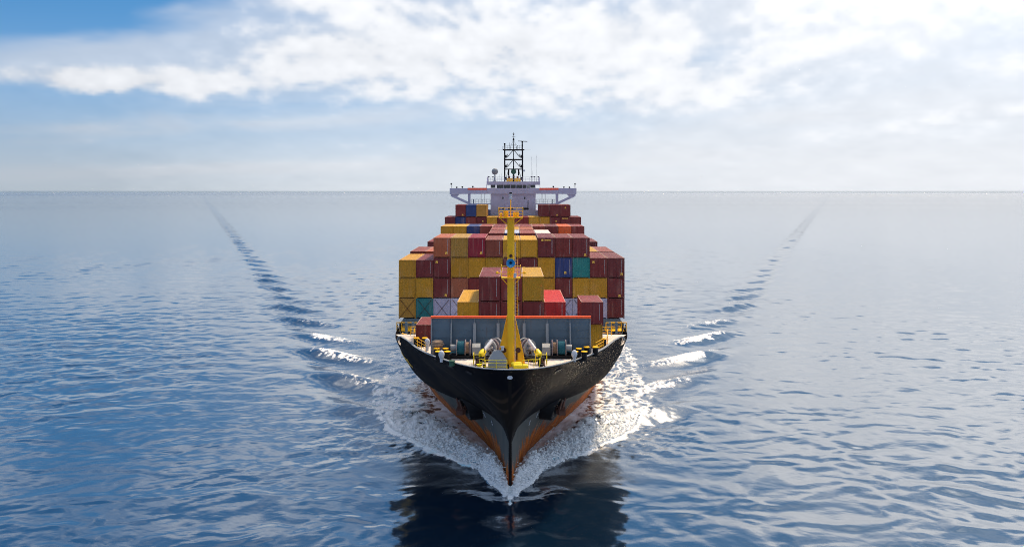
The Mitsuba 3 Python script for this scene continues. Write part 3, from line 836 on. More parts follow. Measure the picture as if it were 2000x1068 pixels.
# side rails aft of the breakwater, lashing platforms outboard of the first stacks
for s in (-1, 1):
    mb = MB().rail([(s * 9.3, 93.2, DZ), (s * 11.0, 97.2, DZ), (s * 11.6, 102.4, DZ)], 1.05, 1.3, 0.035, 3)
    obj('deck_rail', mb, 'yellow_paint', ship)
    lp = ship + '__lashing_platform' + ('' if s < 0 else '_001')
    labels[lp] = {'label': f'yellow lashing platform at the {"left" if s < 0 else "right"} edge beneath the front stacks'}
    mb = MB()
    for x in (13.4, 14.6, 15.95):
        mb.beam((s * x, 119.6, 11.73), (s * x, 119.6, 13.3), 0.16, 0.16)
        mb.beam((s * x, 121.9, 11.73), (s * x, 121.9, 13.3), 0.16, 0.16)
    obj('leg', mb, 'grey_paint', lp)
    obj('floor', MB().box(min(s * 13.2, s * 16.1), max(s * 13.2, s * 16.1), 119.4, 122.0, 12.35, 12.45), 'yellow_paint', lp)
    mb = MB().rail([(s * 13.2, 119.5, 12.45), (s * 16.05, 119.5, 12.45)], 1.1, 0.7, 0.06, 2)
    obj('railing', mb, 'yellow_paint', lp)
    obj('top_beam', MB().box(min(s * 13.2, s * 16.1), max(s * 13.2, s * 16.1), 119.45, 119.65, 13.5, 13.62), 'yellow_paint', lp)
    mb = MB()
    for x in (13.0, 13.9):
        mb.beam((s * x, 113.0, 11.73), (s * x, 113.0, 14.6), 0.3, 0.3)
    obj('pillar', mb, 'grey_paint', lp)
    obj('hydrant', MB().bar((s * 13.1, 107.2, 11.73), (s * 13.1, 107.2, 13.9), 0.14, 8).box(min(s * 12.7, s * 13.6), max(s * 12.7, s * 13.6), 107.0, 107.5, 13.1, 13.5).bar((s * 13.1, 107.2, 13.9), (s * 13.7, 107.0, 14.1), 0.10, 8), 'yellow_paint' if s < 0 else 'rusty_iron', ship)
    mb = MB().rail([(s * 12.2, 104.0, DZ), (s * 10.0, 104.0, DZ)], 1.05, 1.1, 0.04, 3)
    obj('deck_rail', mb, 'yellow_paint', ship)
    # wall of the passage between the stacks and the side
    mb = MB()
    for yq in (106.5, 110.0, 114.0, 118.0):
        mb.beam((s * (float(hull_x(yq, 11.8)) - 0.25), yq, 11.73), (s * (float(hull_x(yq, 11.8)) - 0.25), yq, 13.6), 0.12, 0.12)
    yq = np.linspace(105.6, 121.5, 12)
    xq = hull_x(yq, 11.8) - 0.2
    for a_, b_ in zip(range(11), range(1, 12)):
        mb.beam((s * xq[a_], yq[a_], 13.55), (s * xq[b_], yq[b_], 13.55), 0.1, 0.1)
    obj('side_rail', mb, 'black_paint', ship)

# ------------------------------------------------------------------ bridge
br = ship + '__bridge'
tag(br, 'pale lilac white bridge tower with wide braced wings')
FY = 217.0


def slab(x0, x1, z0, z1, y0, y1, name, mat, parent=br):
    return obj(name, MB().box(x0, x1, y0, y1, z0, z1), mat, parent)


slab(-5.7, 5.75, 11.73, 31.3, FY, FY + 13, 'tower', 'white_paint')
slab(-11.3, 11.3, 11.73, 27.2, FY + 4, FY + 13, 'lower_block', 'white_paint')
mb = MB()
for s in (-1, 1):
    mb.prism([(s * 16.05, 31.25), (s * 16.05, 32.75), (s * 5.76, 32.75), (s * 5.76, 31.3), (s * 14.0, 31.3)], FY - 0.4, FY + 0.1, axis=1)
    mb.box(min(s * 16.0, s * 5.76), max(s * 16.0, s * 5.76), FY + 0.101, FY + 3.4, 31.3, 31.5)
    mb.prism([(s * 16.05, 31.25), (s * 13.2, 31.3), (s * 14.2, 31.3)], FY - 0.39, FY + 0.09, axis=1)
obj('wing', mb, 'white_paint', br)
slab(-5.755, 5.755, 31.305, 32.75, FY - 0.4, FY + 4, 'bridge_front', 'white_paint')
for s in (-1, 1):
    mb = MB()
    mb.box(min(s * 11.45, s * 10.8), max(s * 11.45, s * 10.8), FY - 0.2, FY + 0.3, 28.7, 31.299)
    obj('wing_post', mb, 'white_paint', br)
    mb = MB().prism([(s * 16.05, 31.24), (s * 14.3, 31.24), (s * 11.46, 29.5), (s * 11.46, 28.75), (s * 12.0, 28.75)], FY - 0.18, FY + 0.28, axis=1)
    mb = MB().beam((s * 15.75, FY + 0.05, 31.0), (s * 11.3, FY + 0.05, 28.95), 0.42, 0.62)
    mb.prism([(s * 16.05, 31.24), (s * 13.6, 31.24), (s * 14.3, 30.5), (s * 15.2, 30.75)], FY - 0.17, FY + 0.27, axis=1)
    obj('wing_brace', mb, 'white_paint', br)
    slab(min(s * 11.6, s * 5.76), max(s * 11.6, s * 5.76), 28.62, 28.86, FY - 0.3, FY + 2.2, 'lower_walkway', 'white_paint')
    mb = MB().rail([(s * 10.7, FY + 2.0, 28.86), (s * 5.9, FY + 2.0, 28.86)], 1.05, 1.0, 0.035, 2)
    mb.bar((s * 8.2, FY + 2, 28.86), (s * 8.2, FY + 2, 31.3), 0.05).bar((s * 7.4, FY + 2, 28.86), (s * 7.4, FY + 2, 31.3), 0.05)
    mb.bar((s * 10.1, FY + 1.0, 28.86), (s * 10.1, FY + 1.0, 29.9), 0.12)
    obj('walkway_rail', mb, 'steel_grey', br)
    o = obj('orange_panel', MB().box(min(s * 11.5, s * 6.7), max(s * 11.5, s * 6.7), FY - 0.47, FY - 0.401, 32.32, 32.70), 'orange_paint', br)
    slab(min(s * 11.5, s * 6.7), max(s * 11.5, s * 6.7), 32.751, 32.84, FY - 0.4, FY + 0.1, 'orange_panel', 'orange_paint')
    for x, h in ((15.7, 1.05), (12.9, 0.25), (10.2, 0.35), (14.3, 0.2)):
        m_ = MB().bar((s * x, FY, 32.75), (s * x, FY, 32.75 + h), 0.05)
        m_.lathe([(0.0, -0.16), (0.17, -0.12), (0.22, 0.14), (0.0, 0.18)], (s * x, FY, 32.75 + h), (0, -1, 0.2), 12)
        obj('wing_lamp', m_, 'black_paint', br)
    mb = MB().rail([(s * 16.0, FY + 0.4, 31.5), (s * 16.0, FY + 3.3, 31.5), (s * 6.2, FY + 3.3, 31.5)], 1.1, 1.5, 0.035, 2)
    obj('wing_rail', mb, 'white_paint', br)
# wheelhouse with its windows
WX0, WX1 = -6.7, 6.85
wh = slab(WX0, WX1, 33.62, 34.45, FY - 0.3, FY + 9, 'wheelhouse_roof', 'white_paint')
slab(-4.3, 4.4, 32.751, 33.62, FY + 3.6, FY + 8.6, 'wheelhouse_back', 'grey_paint')
edges = [WX0, -5.65, -4.5, -4.15, -2.45, -0.65, 0.75, 2.45, 3.4, 4.3, 5.6, WX1]
for q, (a_, b_) in enumerate(zip(edges[:-1], edges[1:])):
    w_ = obj('window', MB().box(a_ + 0.07, b_ - 0.07, FY - 0.10, FY - 0.07, 32.80, 33.60), 'dark_glass' if q in (1, 3, 4, 5, 6, 7, 9) else 'clear_pane', br)
    mb = MB().box(a_ - 0.07, a_ + 0.068, FY - 0.24, FY - 0.04, 32.752, 33.618)
    if q == len(edges) - 2:
        mb.box(b_ - 0.068, b_ + 0.0, FY - 0.24, FY - 0.04, 32.752, 33.618)
    obj('mullion', mb, 'white_paint', w_)
scene['clear_pane'] = {'type': 'thindielectric', 'int_ior': 1.5}
for x, z in ((-2.6, 30.25), (2.95, 30.25)):
    w_ = obj('porthole', MB().box(x - 0.17, x + 0.17, FY - 0.03, FY - 0.01, z - 0.28, z + 0.28), 'dark_glass', br)
    obj('rim', MB().box(x - 0.22, x + 0.22, FY - 0.05, FY - 0.031, z + 0.281, z + 0.34), 'white_paint', w_)
for x in (-3.45, -2.55, -1.05, -0.25, 2.85, 3.75):
    w_ = obj('porthole', MB().lathe([(0.25, 0.0), (0.0, 0.01)], (x, FY - 0.02, 27.5), (0, -1, 0), 16), 'dark_glass', br)
    obj('rim', MB().lathe([(0.25, 0.0), (0.3, 0.04), (0.32, 0.0)], (x, FY - 0.02, 27.5), (0, -1, 0), 16), 'white_paint', w_)
# roof of the wheelhouse: rails, lamps, dome, aerials
mb = MB().rail([(WX0 + 0.1, FY + 8, 34.45), (WX0 + 0.1, FY - 0.2, 34.45), (WX1 - 0.1, FY - 0.2, 34.45), (WX1 - 0.1, FY + 8, 34.45)], 1.1, 0.9, 0.03, 3)
obj('roof_rail', mb, 'white_paint', br)
for x in (-6.2, -5.1, 4.7, 5.4, 6.4):
    obj('roof_lamp', MB().bar((x, FY, 34.45), (x, FY, 35.6), 0.04).lathe([(0.0, -0.1), (0.22, -0.08), (0.22, 0.12), (0.0, 0.14)], (x, FY, 35.65), (0, 0, 1), 10), 'black_paint', br)
dm = obj('satellite_dome', MB().lathe([(0.35, 0.0), (0.7, 0.25), (0.82, 0.75), (0.72, 1.2), (0.42, 1.5), (0.0, 1.6)], (-4.65, FY + 1, 36.25), (0, 0, 1), 20), 'steel_grey', br, smooth=60)
obj('pedestal', MB().lathe([(0.5, 0.0), (0.18, 0.4), (0.14, 1.85)], (-4.65, FY + 1, 34.45), (0, 0, 1), 12), 'steel_grey', dm)
mb = MB()
for x, z1 in ((4.75, 40.8), (6.05, 41.2), (-2.9, 36.6), (-3.5, 36.3), (5.0, 37.2)):
    mb.bar((x, FY + 1, 34.45), (x, FY + 1, z1), 0.025, 5)
obj('whip_aerial', mb, 'steel_grey', br)

# ------------------------------------------------------------------ radar mast
rm = ship + '__radar_mast'
tag(rm, 'black lattice radar mast on the bridge roof')
LX, RX, CX, Y1, Y2 = -2.15, 2.4, 0.12, FY + 2.0, FY + 4.4
mb = MB()
for x in (LX, RX):
    for y in (Y1, Y2):
        mb.bar((x, y, 34.45), (x, y, 42.7), 0.19 if y == Y1 else 0.13, 8)
obj('leg', mb, 'black_paint', rm)
mb = MB().bar((CX, Y1, 34.45), (CX, Y1, 45.0), 0.18, 8, 0.10).bar((CX, Y1, 45.0), (CX, Y1, 47.1), 0.05)
obj('centre_pole', mb, 'black_paint', rm)
mb = MB()
for z in (37.65, 40.1, 42.6):
    mb.beam((LX - (0.5 if z > 42 else 0), Y1, z), (RX + (0.5 if z > 42 else 0), Y1, z), 0.3, 0.26)
    mb.beam((LX, Y2, z), (RX, Y2, z), 0.2, 0.2)
    for x in (LX, RX):
        mb.beam((x, Y1, z), (x, Y2, z), 0.2, 0.2)
obj('crossbar', mb, 'black_paint', rm)
mb = MB()
for z0, z1 in ((38.3, 39.95), (40.8, 42.45)):
    for x, s in ((LX, 1), (RX, -1)):
        pts = [np.array([x + s * 0.75 + (CX - x - s * 0.9) * t, Y1, z0 + (z1 - z0) * t]) for t in np.linspace(0, 1, 6)]
        for p, q in zip(pts[:-1], pts[1:]):
            mb.bar(p, q, 0.085, 6)
        arc = [np.array([x + s * (0.18 + 0.62 * math.sin(g)), Y1, z0 - 0.25 + 0.55 * (1 - math.cos(g))]) for g in np.linspace(0, math.pi * 0.75, 7)]
        for p, q in zip(arc[:-1], arc[1:]):
            mb.bar(p, q, 0.085, 6)
        mb.box(x - 0.36 + s * 0.2, x + 0.36 + s * 0.2, Y1 - 0.2, Y1 + 0.2, z0 - 0.2, z0 + 0.45)
for s, x in ((1, LX), (-1, RX)):
    mb.beam((x + s * 0.2, Y1, 34.9), (x + s * 1.0, Y1, 37.5), 0.14, 0.14)
    mb.box(x + s * 0.2 - 0.35, x + s * 0.2 + 0.35, Y1 - 0.2, Y1 + 0.2, 34.8, 35.6)
    mb.box(x + s * 1.0 - 0.16, x + s * 1.0 + 0.16, Y1 - 0.15, Y1 + 0.15, 36.0, 37.6)
obj('brace', mb, 'black_paint', rm)
mb = MB()
mb.bar((LX, Y1, 42.6), (LX, Y1, 44.2), 0.15, 8).box(LX - 0.2, LX + 0.2, Y1 - 0.2, Y1 + 0.2, 43.9, 44.25)
mb.bar((RX - 0.05, Y1, 42.6), (RX - 0.05, Y1, 44.6), 0.18, 8)
for x, z in ((-1.0, 44.4), (1.2, 43.7), (-0.6, 43.5), (0.8, 43.4), (-2.6, 43.5)):
    mb.bar((x, Y1, 42.6), (x, Y1, z), 0.05, 5)
obj('top_post', mb, 'black_paint', rm)
mb = MB().rail([(LX, Y1 - 0.2, 42.7), (RX, Y1 - 0.2, 42.7)], 0.9, 0.7, 0.03, 2)
obj('top_rail', mb, 'black_paint', rm)
obj('radar_scanner', MB().beam((1.3, Y1, 44.82), (3.6, Y1 - 0.6, 44.66), 0.22, 0.16).bar((RX - 0.05, Y1, 44.5), (RX - 0.05, Y1, 44.75), 0.2), 'black_paint', rm)
mb = MB()
for dx in (-0.55, 0.0, 0.55):
    mb.bar((CX + dx, Y1 - 0.3, 43.85), (CX, Y1, 45.3), 0.035, 5)
mb.beam((CX - 0.75, Y1, 43.9), (CX + 0.75, Y1, 43.9), 0.08, 0.08)
mb.lathe([(0.28, 0.0), (0.22, 0.25), (0.05, 0.55)], (CX, Y1, 45.1), (0, 0, 1), 10)
mb.bar((CX - 0.45, Y1, 45.95), (CX + 0.45, Y1, 45.95), 0.05).sphere((CX, Y1, 46.55), 0.2, 1).bar((CX - 0.25, Y1, 46.7), (CX + 0.25, Y1, 46.6), 0.03)
obj('mast_head', mb, 'black_paint', rm)
obj('yard_aerial', MB().bar((-4.0, Y1, 42.6), (LX, Y1, 42.62), 0.02, 5).bar((RX, Y1, 42.62), (4.4, Y1, 42.6), 0.02, 5), 'steel_grey', rm)
obj('radar_box', MB().prism([(CX - 0.55, 37.55), (CX + 0.55, 37.55), (CX + 0.7, 36.8), (CX + 0.3, 36.35), (CX - 0.3, 36.35), (CX - 0.7, 36.8)], Y1 - 0.6, Y1 - 0.2, axis=1), 'green_paint', rm)
obj('searchlight', MB().lathe([(0.0, 0), (0.25, 0.05), (0.28, 0.4), (0.0, 0.42)], (RX + 0.4, Y1, 37.25), (0, -1, 0), 12), 'pale_grey', rm)
fn_ = ship + '__funnel'
tag(fn_, 'yellow brown funnel behind the radar mast')
obj('casing', MB().prism([(-1.9, FY + 20), (2.1, FY + 20), (2.1, FY + 26), (-1.9, FY + 26)], 11.73, 35.6, axis=2), 'yellow_paint', fn_)
mb = MB()
for x, z in ((-1.2, 36.3), (0.1, 36.5), (1.2, 36.2)):
    mb.bar((x, FY + 22, 35.6), (x, FY + 22, z), 0.3, 10)
obj('exhaust_pipe', mb, 'rusty_iron', fn_)

# ------------------------------------------------------------------ containers
W2, PITCH = 1.219, 2.5
COL = {
    'mustard': ((0.47, 0.25, 0.012), 'mustard yellow'), 'ochre': ((0.40, 0.215, 0.035), 'dull ochre yellow'),
    'maroon': ((0.125, 0.012, 0.018), 'dark maroon'), 'wine': ((0.165, 0.017, 0.020), 'wine red'), 'brown': ((0.21, 0.045, 0.032), 'reddish brown'),
    'crimson': ((0.25, 0.004, 0.030), 'crimson'), 'red': ((0.40, 0.010, 0.018), 'bright red'), 'rust': ((0.34, 0.085, 0.035), 'rusty orange red'),
    'salmon': ((0.36, 0.11, 0.06), 'faded salmon orange'), 'blue': ((0.006, 0.035, 0.16), 'dark blue'), 'teal': ((0.004, 0.19, 0.20), 'teal green'),
    'white': ((0.45, 0.48, 0.62), 'bluish white'), 'orange': ((0.55, 0.09, 0.015), 'orange red'), 'skyblue': ((0.05, 0.22, 0.50), 'sky blue'), 'cream': ((0.62, 0.55, 0.45), 'cream white roofed'),
}
ORD = ['first', 'second', 'third', 'fourth', 'fifth', 'sixth', 'seventh', 'eighth', 'ninth', 'tenth', 'eleventh', 'twelfth', 'thirteenth']


def panel_mesh(h, L, door):
    """Corrugated walls and roof of a container, local: x across, y aft from the front end, z up."""
    mb = MB()

    def corrugated(n, a0, a1, depth, put):
        prof = []
        st = (a1 - a0) / n
        for k in range(n):
            o = a0 + k * st
            prof += [(o, 0.0), (o + st * 0.30, 0.0), (o + st * 0.45, depth), (o + st * 0.85, depth)]
        prof.append((a1, 0.0))
        v, f = [], []
        for k, (a_, d_) in enumerate(prof):
            v += put(a_, d_)
            if k:
                f.append([2 * k - 2, 2 * k, 2 * k + 1, 2 * k - 1])
        mb.add(v, f)

    z0, z1 = 0.20, h - 0.10
    if not door:
        corrugated(9, -W2 + 0.1, W2 - 0.1, 0.045, lambda a_, d_: [[a_, 0.04 + d_, z0], [a_, 0.04 + d_, z1]])
    nl = 10 if L > 8 else 6
    for s in (-1, 1):
        corrugated(nl, 0.1, L - 0.1, 0.036, lambda a_, d_: [[s * (W2 - 0.02 - d_), a_, z0], [s * (W2 - 0.02 - d_), a_, z1]])
    corrugated(nl, 0.1, L - 0.1, 0.02, lambda a_, d_: [[-W2 + 0.06, a_, h - 0.015 - d_], [W2 - 0.06, a_, h - 0.015 - d_]])
    mb.add([[-W2 + .05, L - .05, z0], [W2 - .05, L - .05, z0], [W2 - .05, L - .05, z1], [-W2 + .05, L - .05, z1]], [[0, 1, 2, 3]])
    mb.add([[-W2 + .05, .06, z0], [W2 - .05, .06, z0], [W2 - .05, L - .06, z0], [-W2 + .05, L - .06, z0]], [[0, 3, 2, 1]])
    return mb.build()


def frame_mesh(h, L):
    mb = MB()
    for x in (-1, 1):
        for y0, y1 in ((0.0, 0.10), (L - 0.10, L)):
            mb.box(min(x * W2, x * (W2 - 0.11)), max(x * W2, x * (W2 - 0.11)), y0, y1, 0.11, h - 0.11)
            for z0, z1 in ((0.0, 0.11), (h - 0.11, h)):
                mb.box(min(x * (W2 + 0.004), x * (W2 - 0.17)), max(x * (W2 + 0.004), x * (W2 - 0.17)), y0 - 0.004 if y0 == 0 else y0 - 0.08, y1 + 0.08 if y0 == 0 else y1 + 0.004, z0, z1)
        mb.box(min(x * (W2 - 0.003), x * (W2 - 0.07)), max(x * (W2 - 0.003), x * (W2 - 0.07)), 0.18, L - 0.18, h - 0.09, h - 0.012)
        mb.box(min(x * (W2 - 0.003), x * (W2 - 0.07)), max(x * (W2 - 0.003), x * (W2 - 0.07)), 0.18, L - 0.18, 0.10, 0.22)
    for y in (0.003, L - 0.083):
        mb.box(-W2 + 0.17, W2 - 0.17, y, y + 0.08, h - 0.105, h - 0.008)
        mb.box(-W2 + 0.17, W2 - 0.17, y, y + 0.08, 0.13, 0.25)
    return mb.build()


CACHE = {}


def cached(kind, *a_):
    if (kind,) + a_ not in CACHE:
        CACHE[(kind,) + a_] = globals()[kind](*a_)
    return CACHE[(kind,) + a_]


def container(x, y, z, colour, h, where, L=12.19, door=None, emblem=None, bar=True, lashed=False, strip=False, roof=None):
    base, word = COL[colour]
    if door is None:
        door = colour not in ('mustard', 'ochre', 'salmon', 'white')
    rr = random.Random(f'{x:.1f} {y:.1f} {z:.1f}')
    tone = 0.86 + 0.28 * rr.random()
    col = np.clip(np.array(base) * 0.98 * tone * np.array([1, 0.94 + 0.12 * rr.random(), 0.94 + 0.12 * rr.random()]), 0, 1)
    key = thing('shipping_container', f'{word} {"container with locking bars" if door else "corrugated container"}, {where}', 'container', 'shipping containers stacked on the ship')
    tw = T().translate([x + rr.uniform(-0.012, 0.012), y + rr.uniform(-0.05, 0.05), z])

    def part(name, mesh, c, to=key):
        m_ = mesh if isinstance(mesh, trimesh.Trimesh) else mesh.build()
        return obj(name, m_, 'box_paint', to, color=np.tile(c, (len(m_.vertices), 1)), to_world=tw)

    part('panels', cached('panel_mesh', h, L, bool(door)), col)
    part('frame', cached('frame_mesh', h, L), col * 0.92)
    if roof is not None:
        part('roof_sheet', MB().box(-W2 + 0.07, W2 - 0.07, 0.12, L - 0.12, h - 0.013, h - 0.004), np.array(roof))
    if door:
        for s in (-1, 1):
            lf = part('door', MB().box(min(s * 0.012, s * (W2 - 0.115)), max(s * 0.012, s * (W2 - 0.115)), 0.045, 0.085, 0.23, h - 0.11), col * (1.0 if s < 0 else 1.04))
            mb = MB()
            for xb in (0.28, 0.86):
                if s > 0 and abs(xb - 0.86) < 0.1 and bar:
                    continue
                mb.bar((s * xb, 0.03, 0.16), (s * xb, 0.03, h - 0.06), 0.022, 5)
            part('locking_bar', mb, col * 1.25, lf)
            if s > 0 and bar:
                obj('locking_bar', MB().bar((0.80, 0.024, 0.5 + 0.2 * rr.random()), (0.80, 0.024, h - 0.25), 0.030, 5), 'lit_bar_paint', lf, to_world=tw)  # one bar painted pale as if light caught it, the rest body-coloured
    if emblem:
        ex, ez = emblem
        mb = MB().box(ex - 0.15, ex + 0.15, 0.0, 0.018, ez - 0.05, ez + 0.15).box(ex - 0.17, ex - 0.03, 0.0, 0.018, ez - 0.2, ez - 0.08).box(ex + 0.03, ex + 0.17, 0.0, 0.018, ez - 0.2, ez - 0.08)
        obj('emblem', mb, 'gold_print', key, to_world=tw)
    if strip:
        obj('emblem', MB().box(-0.75, -0.45, 0.0, 0.018, h - 0.5, h - 0.22), 'gold_print', key, to_world=tw)
        mb = MB().box(-0.27, 0.62, 0.012, 0.016, h - 0.43, h - 0.27)
        for k in range(6):
            mb.box(-0.25 + k * 0.15, -0.14 + k * 0.15, 0.0, 0.018, h - 0.42, h - 0.28)
        obj('lettering', mb, 'gold_print', key, to_world=tw)
    if lashed:
        mb = MB()
        mb.bar((-1.1, -0.06, 0.05), (1.0, -0.02, h - 0.2), 0.03, 5).bar((1.1, -0.06, 0.05), (-1.0, -0.02, h - 0.2), 0.03, 5)
        obj('lashing_rod', mb, 'rusty_iron', key, to_world=tw)
    return key


HC, SD = 2.89, 2.59
COLX = [(k - 6) * PITCH for k in range(13)]
LOWER = MB()                                        # the buried stacks that carry the visible ones; nothing of them shows


def buried(x, y, z0, z1):
    if z1 - z0 > 0.3:
        LOWER.box(x - 1.2, x + 1.2, y + 0.06, y + 12.1, z0 + 0.02, z1 - 0.02)


# bay A: the wall of stacks across the full beam; tiers listed from the deck up
YA, ZA = 122.8, 13.65
E1, E2, E3 = (0.62, 0.7), (-0.75, 2.3), (0.55, 0.45)
A = [
    [('ochre', HC, dict(lashed=True)), ('mustard', HC, {}), ('mustard', SD, {})],
    [('teal', HC, dict(lashed=True, door=False)), ('mustard', HC, {}), ('maroon', SD, {})],
    [('white', HC, dict(lashed=True)), ('maroon', HC, dict(emblem=E3)), ('maroon', HC, dict(emblem=E2)), ('rust', HC, dict(emblem=E1))],
    [('white', HC, dict(lashed=True)), ('salmon', HC, {}), ('mustard', HC, {}), ('ochre', HC, {})],
    [('mustard', HC, {}), ('wine', HC, {}), ('mustard', HC, {}), ('crimson', HC, dict(emblem=E1))],
    [('maroon', HC, {}), ('maroon', HC, {}), ('mustard', HC, {}), ('brown', SD, {})],
    [('maroon', HC, {}), ('wine', HC, {}), ('maroon', HC, {}), ('mustard', SD, {})],
    [('wine', HC, {}), ('mustard', HC, {}), ('maroon', HC, dict(emblem=(-0.7, 1.5))), ('mustard', SD, {})],
    [('maroon', HC, {}), ('mustard', HC, {}), ('mustard', HC, {}), ('maroon', HC, dict(strip=True))],
    [('white', HC, dict(lashed=True)), ('maroon', HC, {}), ('blue', HC, dict(emblem=(0.2, 0.8))), ('wine', HC, {})],
    [('white', HC, dict(lashed=True)), ('mustard', HC, {}), ('teal', HC, dict(door=False)), ('maroon', HC, dict(emblem=E3))],
    [('white', HC, {}), ('mustard', HC, {}), ('wine', HC, dict(emblem=E2))],
    [('maroon', HC, {}), ('maroon', HC, dict(emblem=(0.5, 0.4))), ('maroon', HC, dict(emblem=(0.8, 0.6)))],
]
LEVEL = ['lowest level', 'second level', 'third level', 'fourth level']
for c, stack in enumerate(A):
    z = ZA
    for t, (colour, h, kw) in enumerate(stack):
        container(COLX[c], YA, z, colour, h, f'{LEVEL[t]} of front wall, {ORD[c]} column from left', **kw)
        z += h + 0.012

# bay 0: the short stacks just behind the breakwater
Y00, Z00 = 98.0, 16.33
B0 = {-5.0: ['mustard'], -2.5: ['maroon', 'maroon'], 0.0: ['wine', 'wine'], 2.5: ['maroon', 'mustard'], 5.0: ['red']}
for q, (x, stack) in enumerate(B0.items()):
    z = Z00
    for t, colour in enumerate(stack):
        kw = dict(emblem=(0.1, 2.0)) if (x, t) == (0.0, 0) else dict(emblem=(0.2, 0.8)) if (x, t) == (2.5, 0) else {}
        container(x + 0.08, Y00, z, colour, HC, f'{["lower", "upper"][t]} level behind the breakwater, {ORD[q]} column from left', **kw)
        z += HC + 0.012
container(-9.6, 97.6, DZ + 0.02, 'wine', SD - 0.3, 'on deck beyond the left breakwater end', L=6.06, bar=False, door=False)
container(9.05, 95.4, DZ + 0.02, 'mustard', HC - 0.25, 'on deck beyond the right breakwater end', L=6.06)
container(9.05, 94.8, DZ + HC - 0.22, 'wine', SD, 'upper one beyond the right breakwater end', L=6.06)
buried(-9.6, 200, 0, 0)

# bay B: behind the front wall, its shoulders and a raised block show
YB = 136.3
for c in range(13):
    z = ZA
    top = {0: 'brown', 1: 'rust', 11: 'mustard', 12: 'brown'}.get(c)
    if top:
        buried(COLX[c], YB, ZA, ZA + 2 * (HC + 0.012))
        container(COLX[c], YB, ZA + 2 * (HC + 0.012), top, HC, f'{"left" if c < 6 else "right"} {"outer" if c in (0, 12) else "inner"} shoulder behind the front wall')
    else:
        buried(COLX[c], YB, ZA, ZA + 3 * (HC + 0.012))
for q, (c, colour) in enumerate([(5, 'brown'), (6, 'blue'), (7, 'brown'), (8, 'white')]):
    container(COLX[c], YB, ZA + 3 * (HC + 0.012), colour, HC, f'{ORD[q]} from left of four behind front wall top', roof={'blue': (0.08, 0.30, 0.60), 'white': (0.72, 0.66, 0.58)}.get(colour))
# bay C: three raised ones
YC = 149.7
for c in range(1, 12):
    buried(COLX[c], YC, ZA, ZA + 3 * (HC + 0.012))
for q, (c, colour) in enumerate([(5, 'brown'), (6, 'mustard'), (7, 'rust')]):
    container(COLX[c], YC, ZA + 3 * (HC + 0.012), colour, HC, f'{ORD[q]} from left of three raised amidships')
# bay D: eleven across on top, one lower at each side
YD = 163.2
for c in range(13):
    if c in (0, 12):
        buried(COLX[c], YD, ZA, ZA + 2 * (HC + 0.012))
        container(COLX[c], YD, ZA + 2 * (HC + 0.012), 'wine' if c == 0 else 'maroon', HC, f'lower {"left" if c == 0 else "right"} end of long middle row')
    else:
        buried(COLX[c], YD, ZA, ZA + 3 * (HC + 0.012))
for q, colour in enumerate(['mustard', 'mustard', 'blue', 'brown', 'wine', 'brown', 'wine', 'brown', 'maroon', 'orange', 'wine']):
    container(COLX[q + 1], YD, ZA + 3 * (HC + 0.012), colour, HC, f'{ORD[q]} from left of eleven in long middle row', bar=False)
# bays E and F lie lower, out of sight; bay G stands before the bridge
for yq in (176.6, 190.0):
    for c in range(13):
        buried(COLX[c], yq, ZA, ZA + 2 * (HC + 0.012))
YG, ZG = 203.6, 25.85
for c, colour in enumerate(['maroon', 'blue', 'wine', 'maroon', 'mustard', 'maroon', 'wine', 'wine', 'mustard', 'mustard', 'maroon', 'maroon', 'wine']):
    buried(COLX[c], YG, ZA, ZG - HC)
    container(COLX[c], YG, ZG - HC, colour, HC, f'{ORD[c]} from left of thirteen before the bridge', bar=False, strip=(c == 11), emblem=(0.3, 1.9) if c in (3, 10) else None)
for c, colour in ((1, 'wine'), (2, 'blue'), (3, 'ochre'), (9, 'maroon'), (10, 'maroon'), (11, 'wine')):
    side = ['outermost', 'middle', 'innermost'][(c - 1) if c < 6 else (11 - c)]
    container(COLX[c], YG, ZG + 0.012, colour, HC, f'{side} of the top three {"left" if c < 6 else "right"} of bridge', bar=False, emblem=(0.5, 0.5) if c in (1, 10) else (0.0, 2.2) if c == 11 else None)
lo = LOWER.build()
key = obj('buried_container_stacks', lo, 'box_paint', color=np.tile([0.115, 0.02, 0.024], (len(lo.vertices), 1)))
tag(key, 'lower container stacks hidden deep inside the rows', 'container stack', kind='stuff')

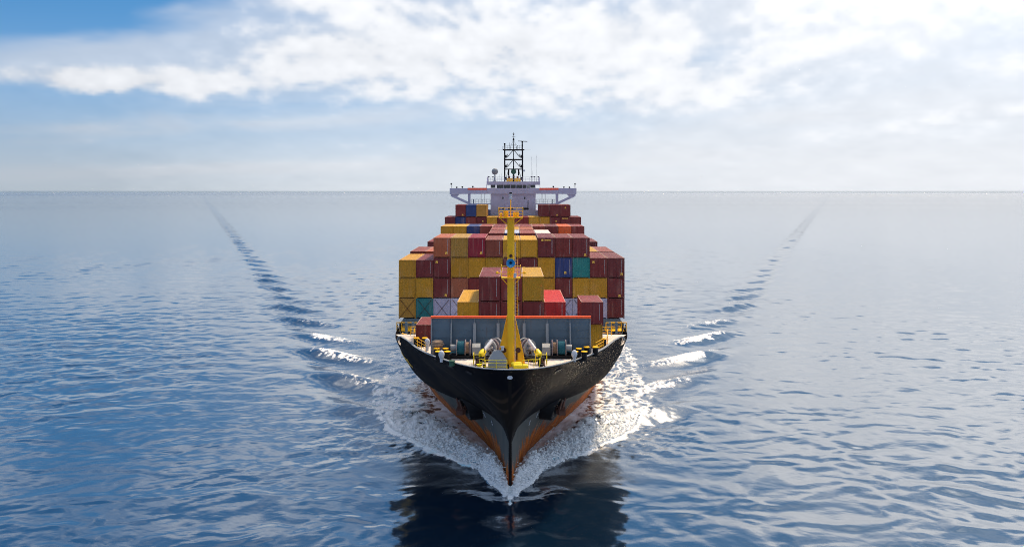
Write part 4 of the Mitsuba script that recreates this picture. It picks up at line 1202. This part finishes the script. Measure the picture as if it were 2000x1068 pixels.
# ------------------------------------------------------------------ broken water thrown up by the bow
frng = np.random.default_rng(5)
ico = trimesh.creation.icosphere(1, 1.0)
fv, ff, cnt = [], [], 0
N = 14000
yy = 89.0 + 33 * frng.random(N) ** 1.5
front = np.interp(yy, [89, 92.5, 97, 100, 102.5, 106, 110, 115, 122, 130], [0.6, 2.2, 3.5, 5.7, 7.8, 10.3, 12.8, 15.8, 18.5, 21])
side_ = hb_wl(yy)
tt = np.clip(frng.normal(0.80, 0.22, N), 0.0, 1.05)
xx = side_ + (front - side_) * tt
sg = np.where(frng.random(N) < 0.5, -1, 1)
px, py = sg * xx, yy
pz = sea_height(px, py)
size = (0.035 + 0.13 * frng.random(N) ** 3) * np.interp(yy, [89, 95, 106, 122], [0.8, 1.2, 1.0, 0.6])
lift = np.abs(frng.normal(0, 0.22, N)) * np.interp(yy, [89, 93, 104, 122], [2.2, 1.7, 0.9, 0.2])
for k in range(N):
    s3 = size[k] * (0.6 + 0.8 * frng.random(3)) * [1.3, 1.3, 0.7]
    fv.append(ico.vertices * s3 * (0.75 + 0.5 * frng.random((len(ico.vertices), 1))) + [px[k], py[k], pz[k] + lift[k] * 0.8])
    ff.append(ico.faces + cnt)
    cnt += len(ico.vertices)
scene['spray_white'] = {'type': 'twosided', 'bsdf': {'type': 'diffuse', 'reflectance': rgb(0.80, 0.84, 0.87)}}
key = obj('bow_spray', (np.vstack(fv), np.vstack(ff)), 'spray_white', smooth=True)
tag(key, 'white broken water thrown up along both sides of the bow', 'foam', kind='stuff')

# ------------------------------------------------------------------ the air between here and the horizon
scene['haze_air'] = {'type': 'homogeneous', 'albedo': rgb(0.95, 0.955, 0.96), 'sigma_t': 2.2e-5, 'phase': {'type': 'hg', 'g': 0.93}}
scene['camera']['medium'] = {'type': 'ref', 'id': 'haze_air'}
scene['haze'] = {'type': 'cube', 'to_world': T().translate([0, 0, 22.0]).scale([42000, 42000, 28.0]), 'bsdf': {'type': 'null'}, 'interior': {'type': 'ref', 'id': 'haze_air'}}
tag('haze', 'thin pale sea haze that softens the horizon', 'haze', kind='stuff')
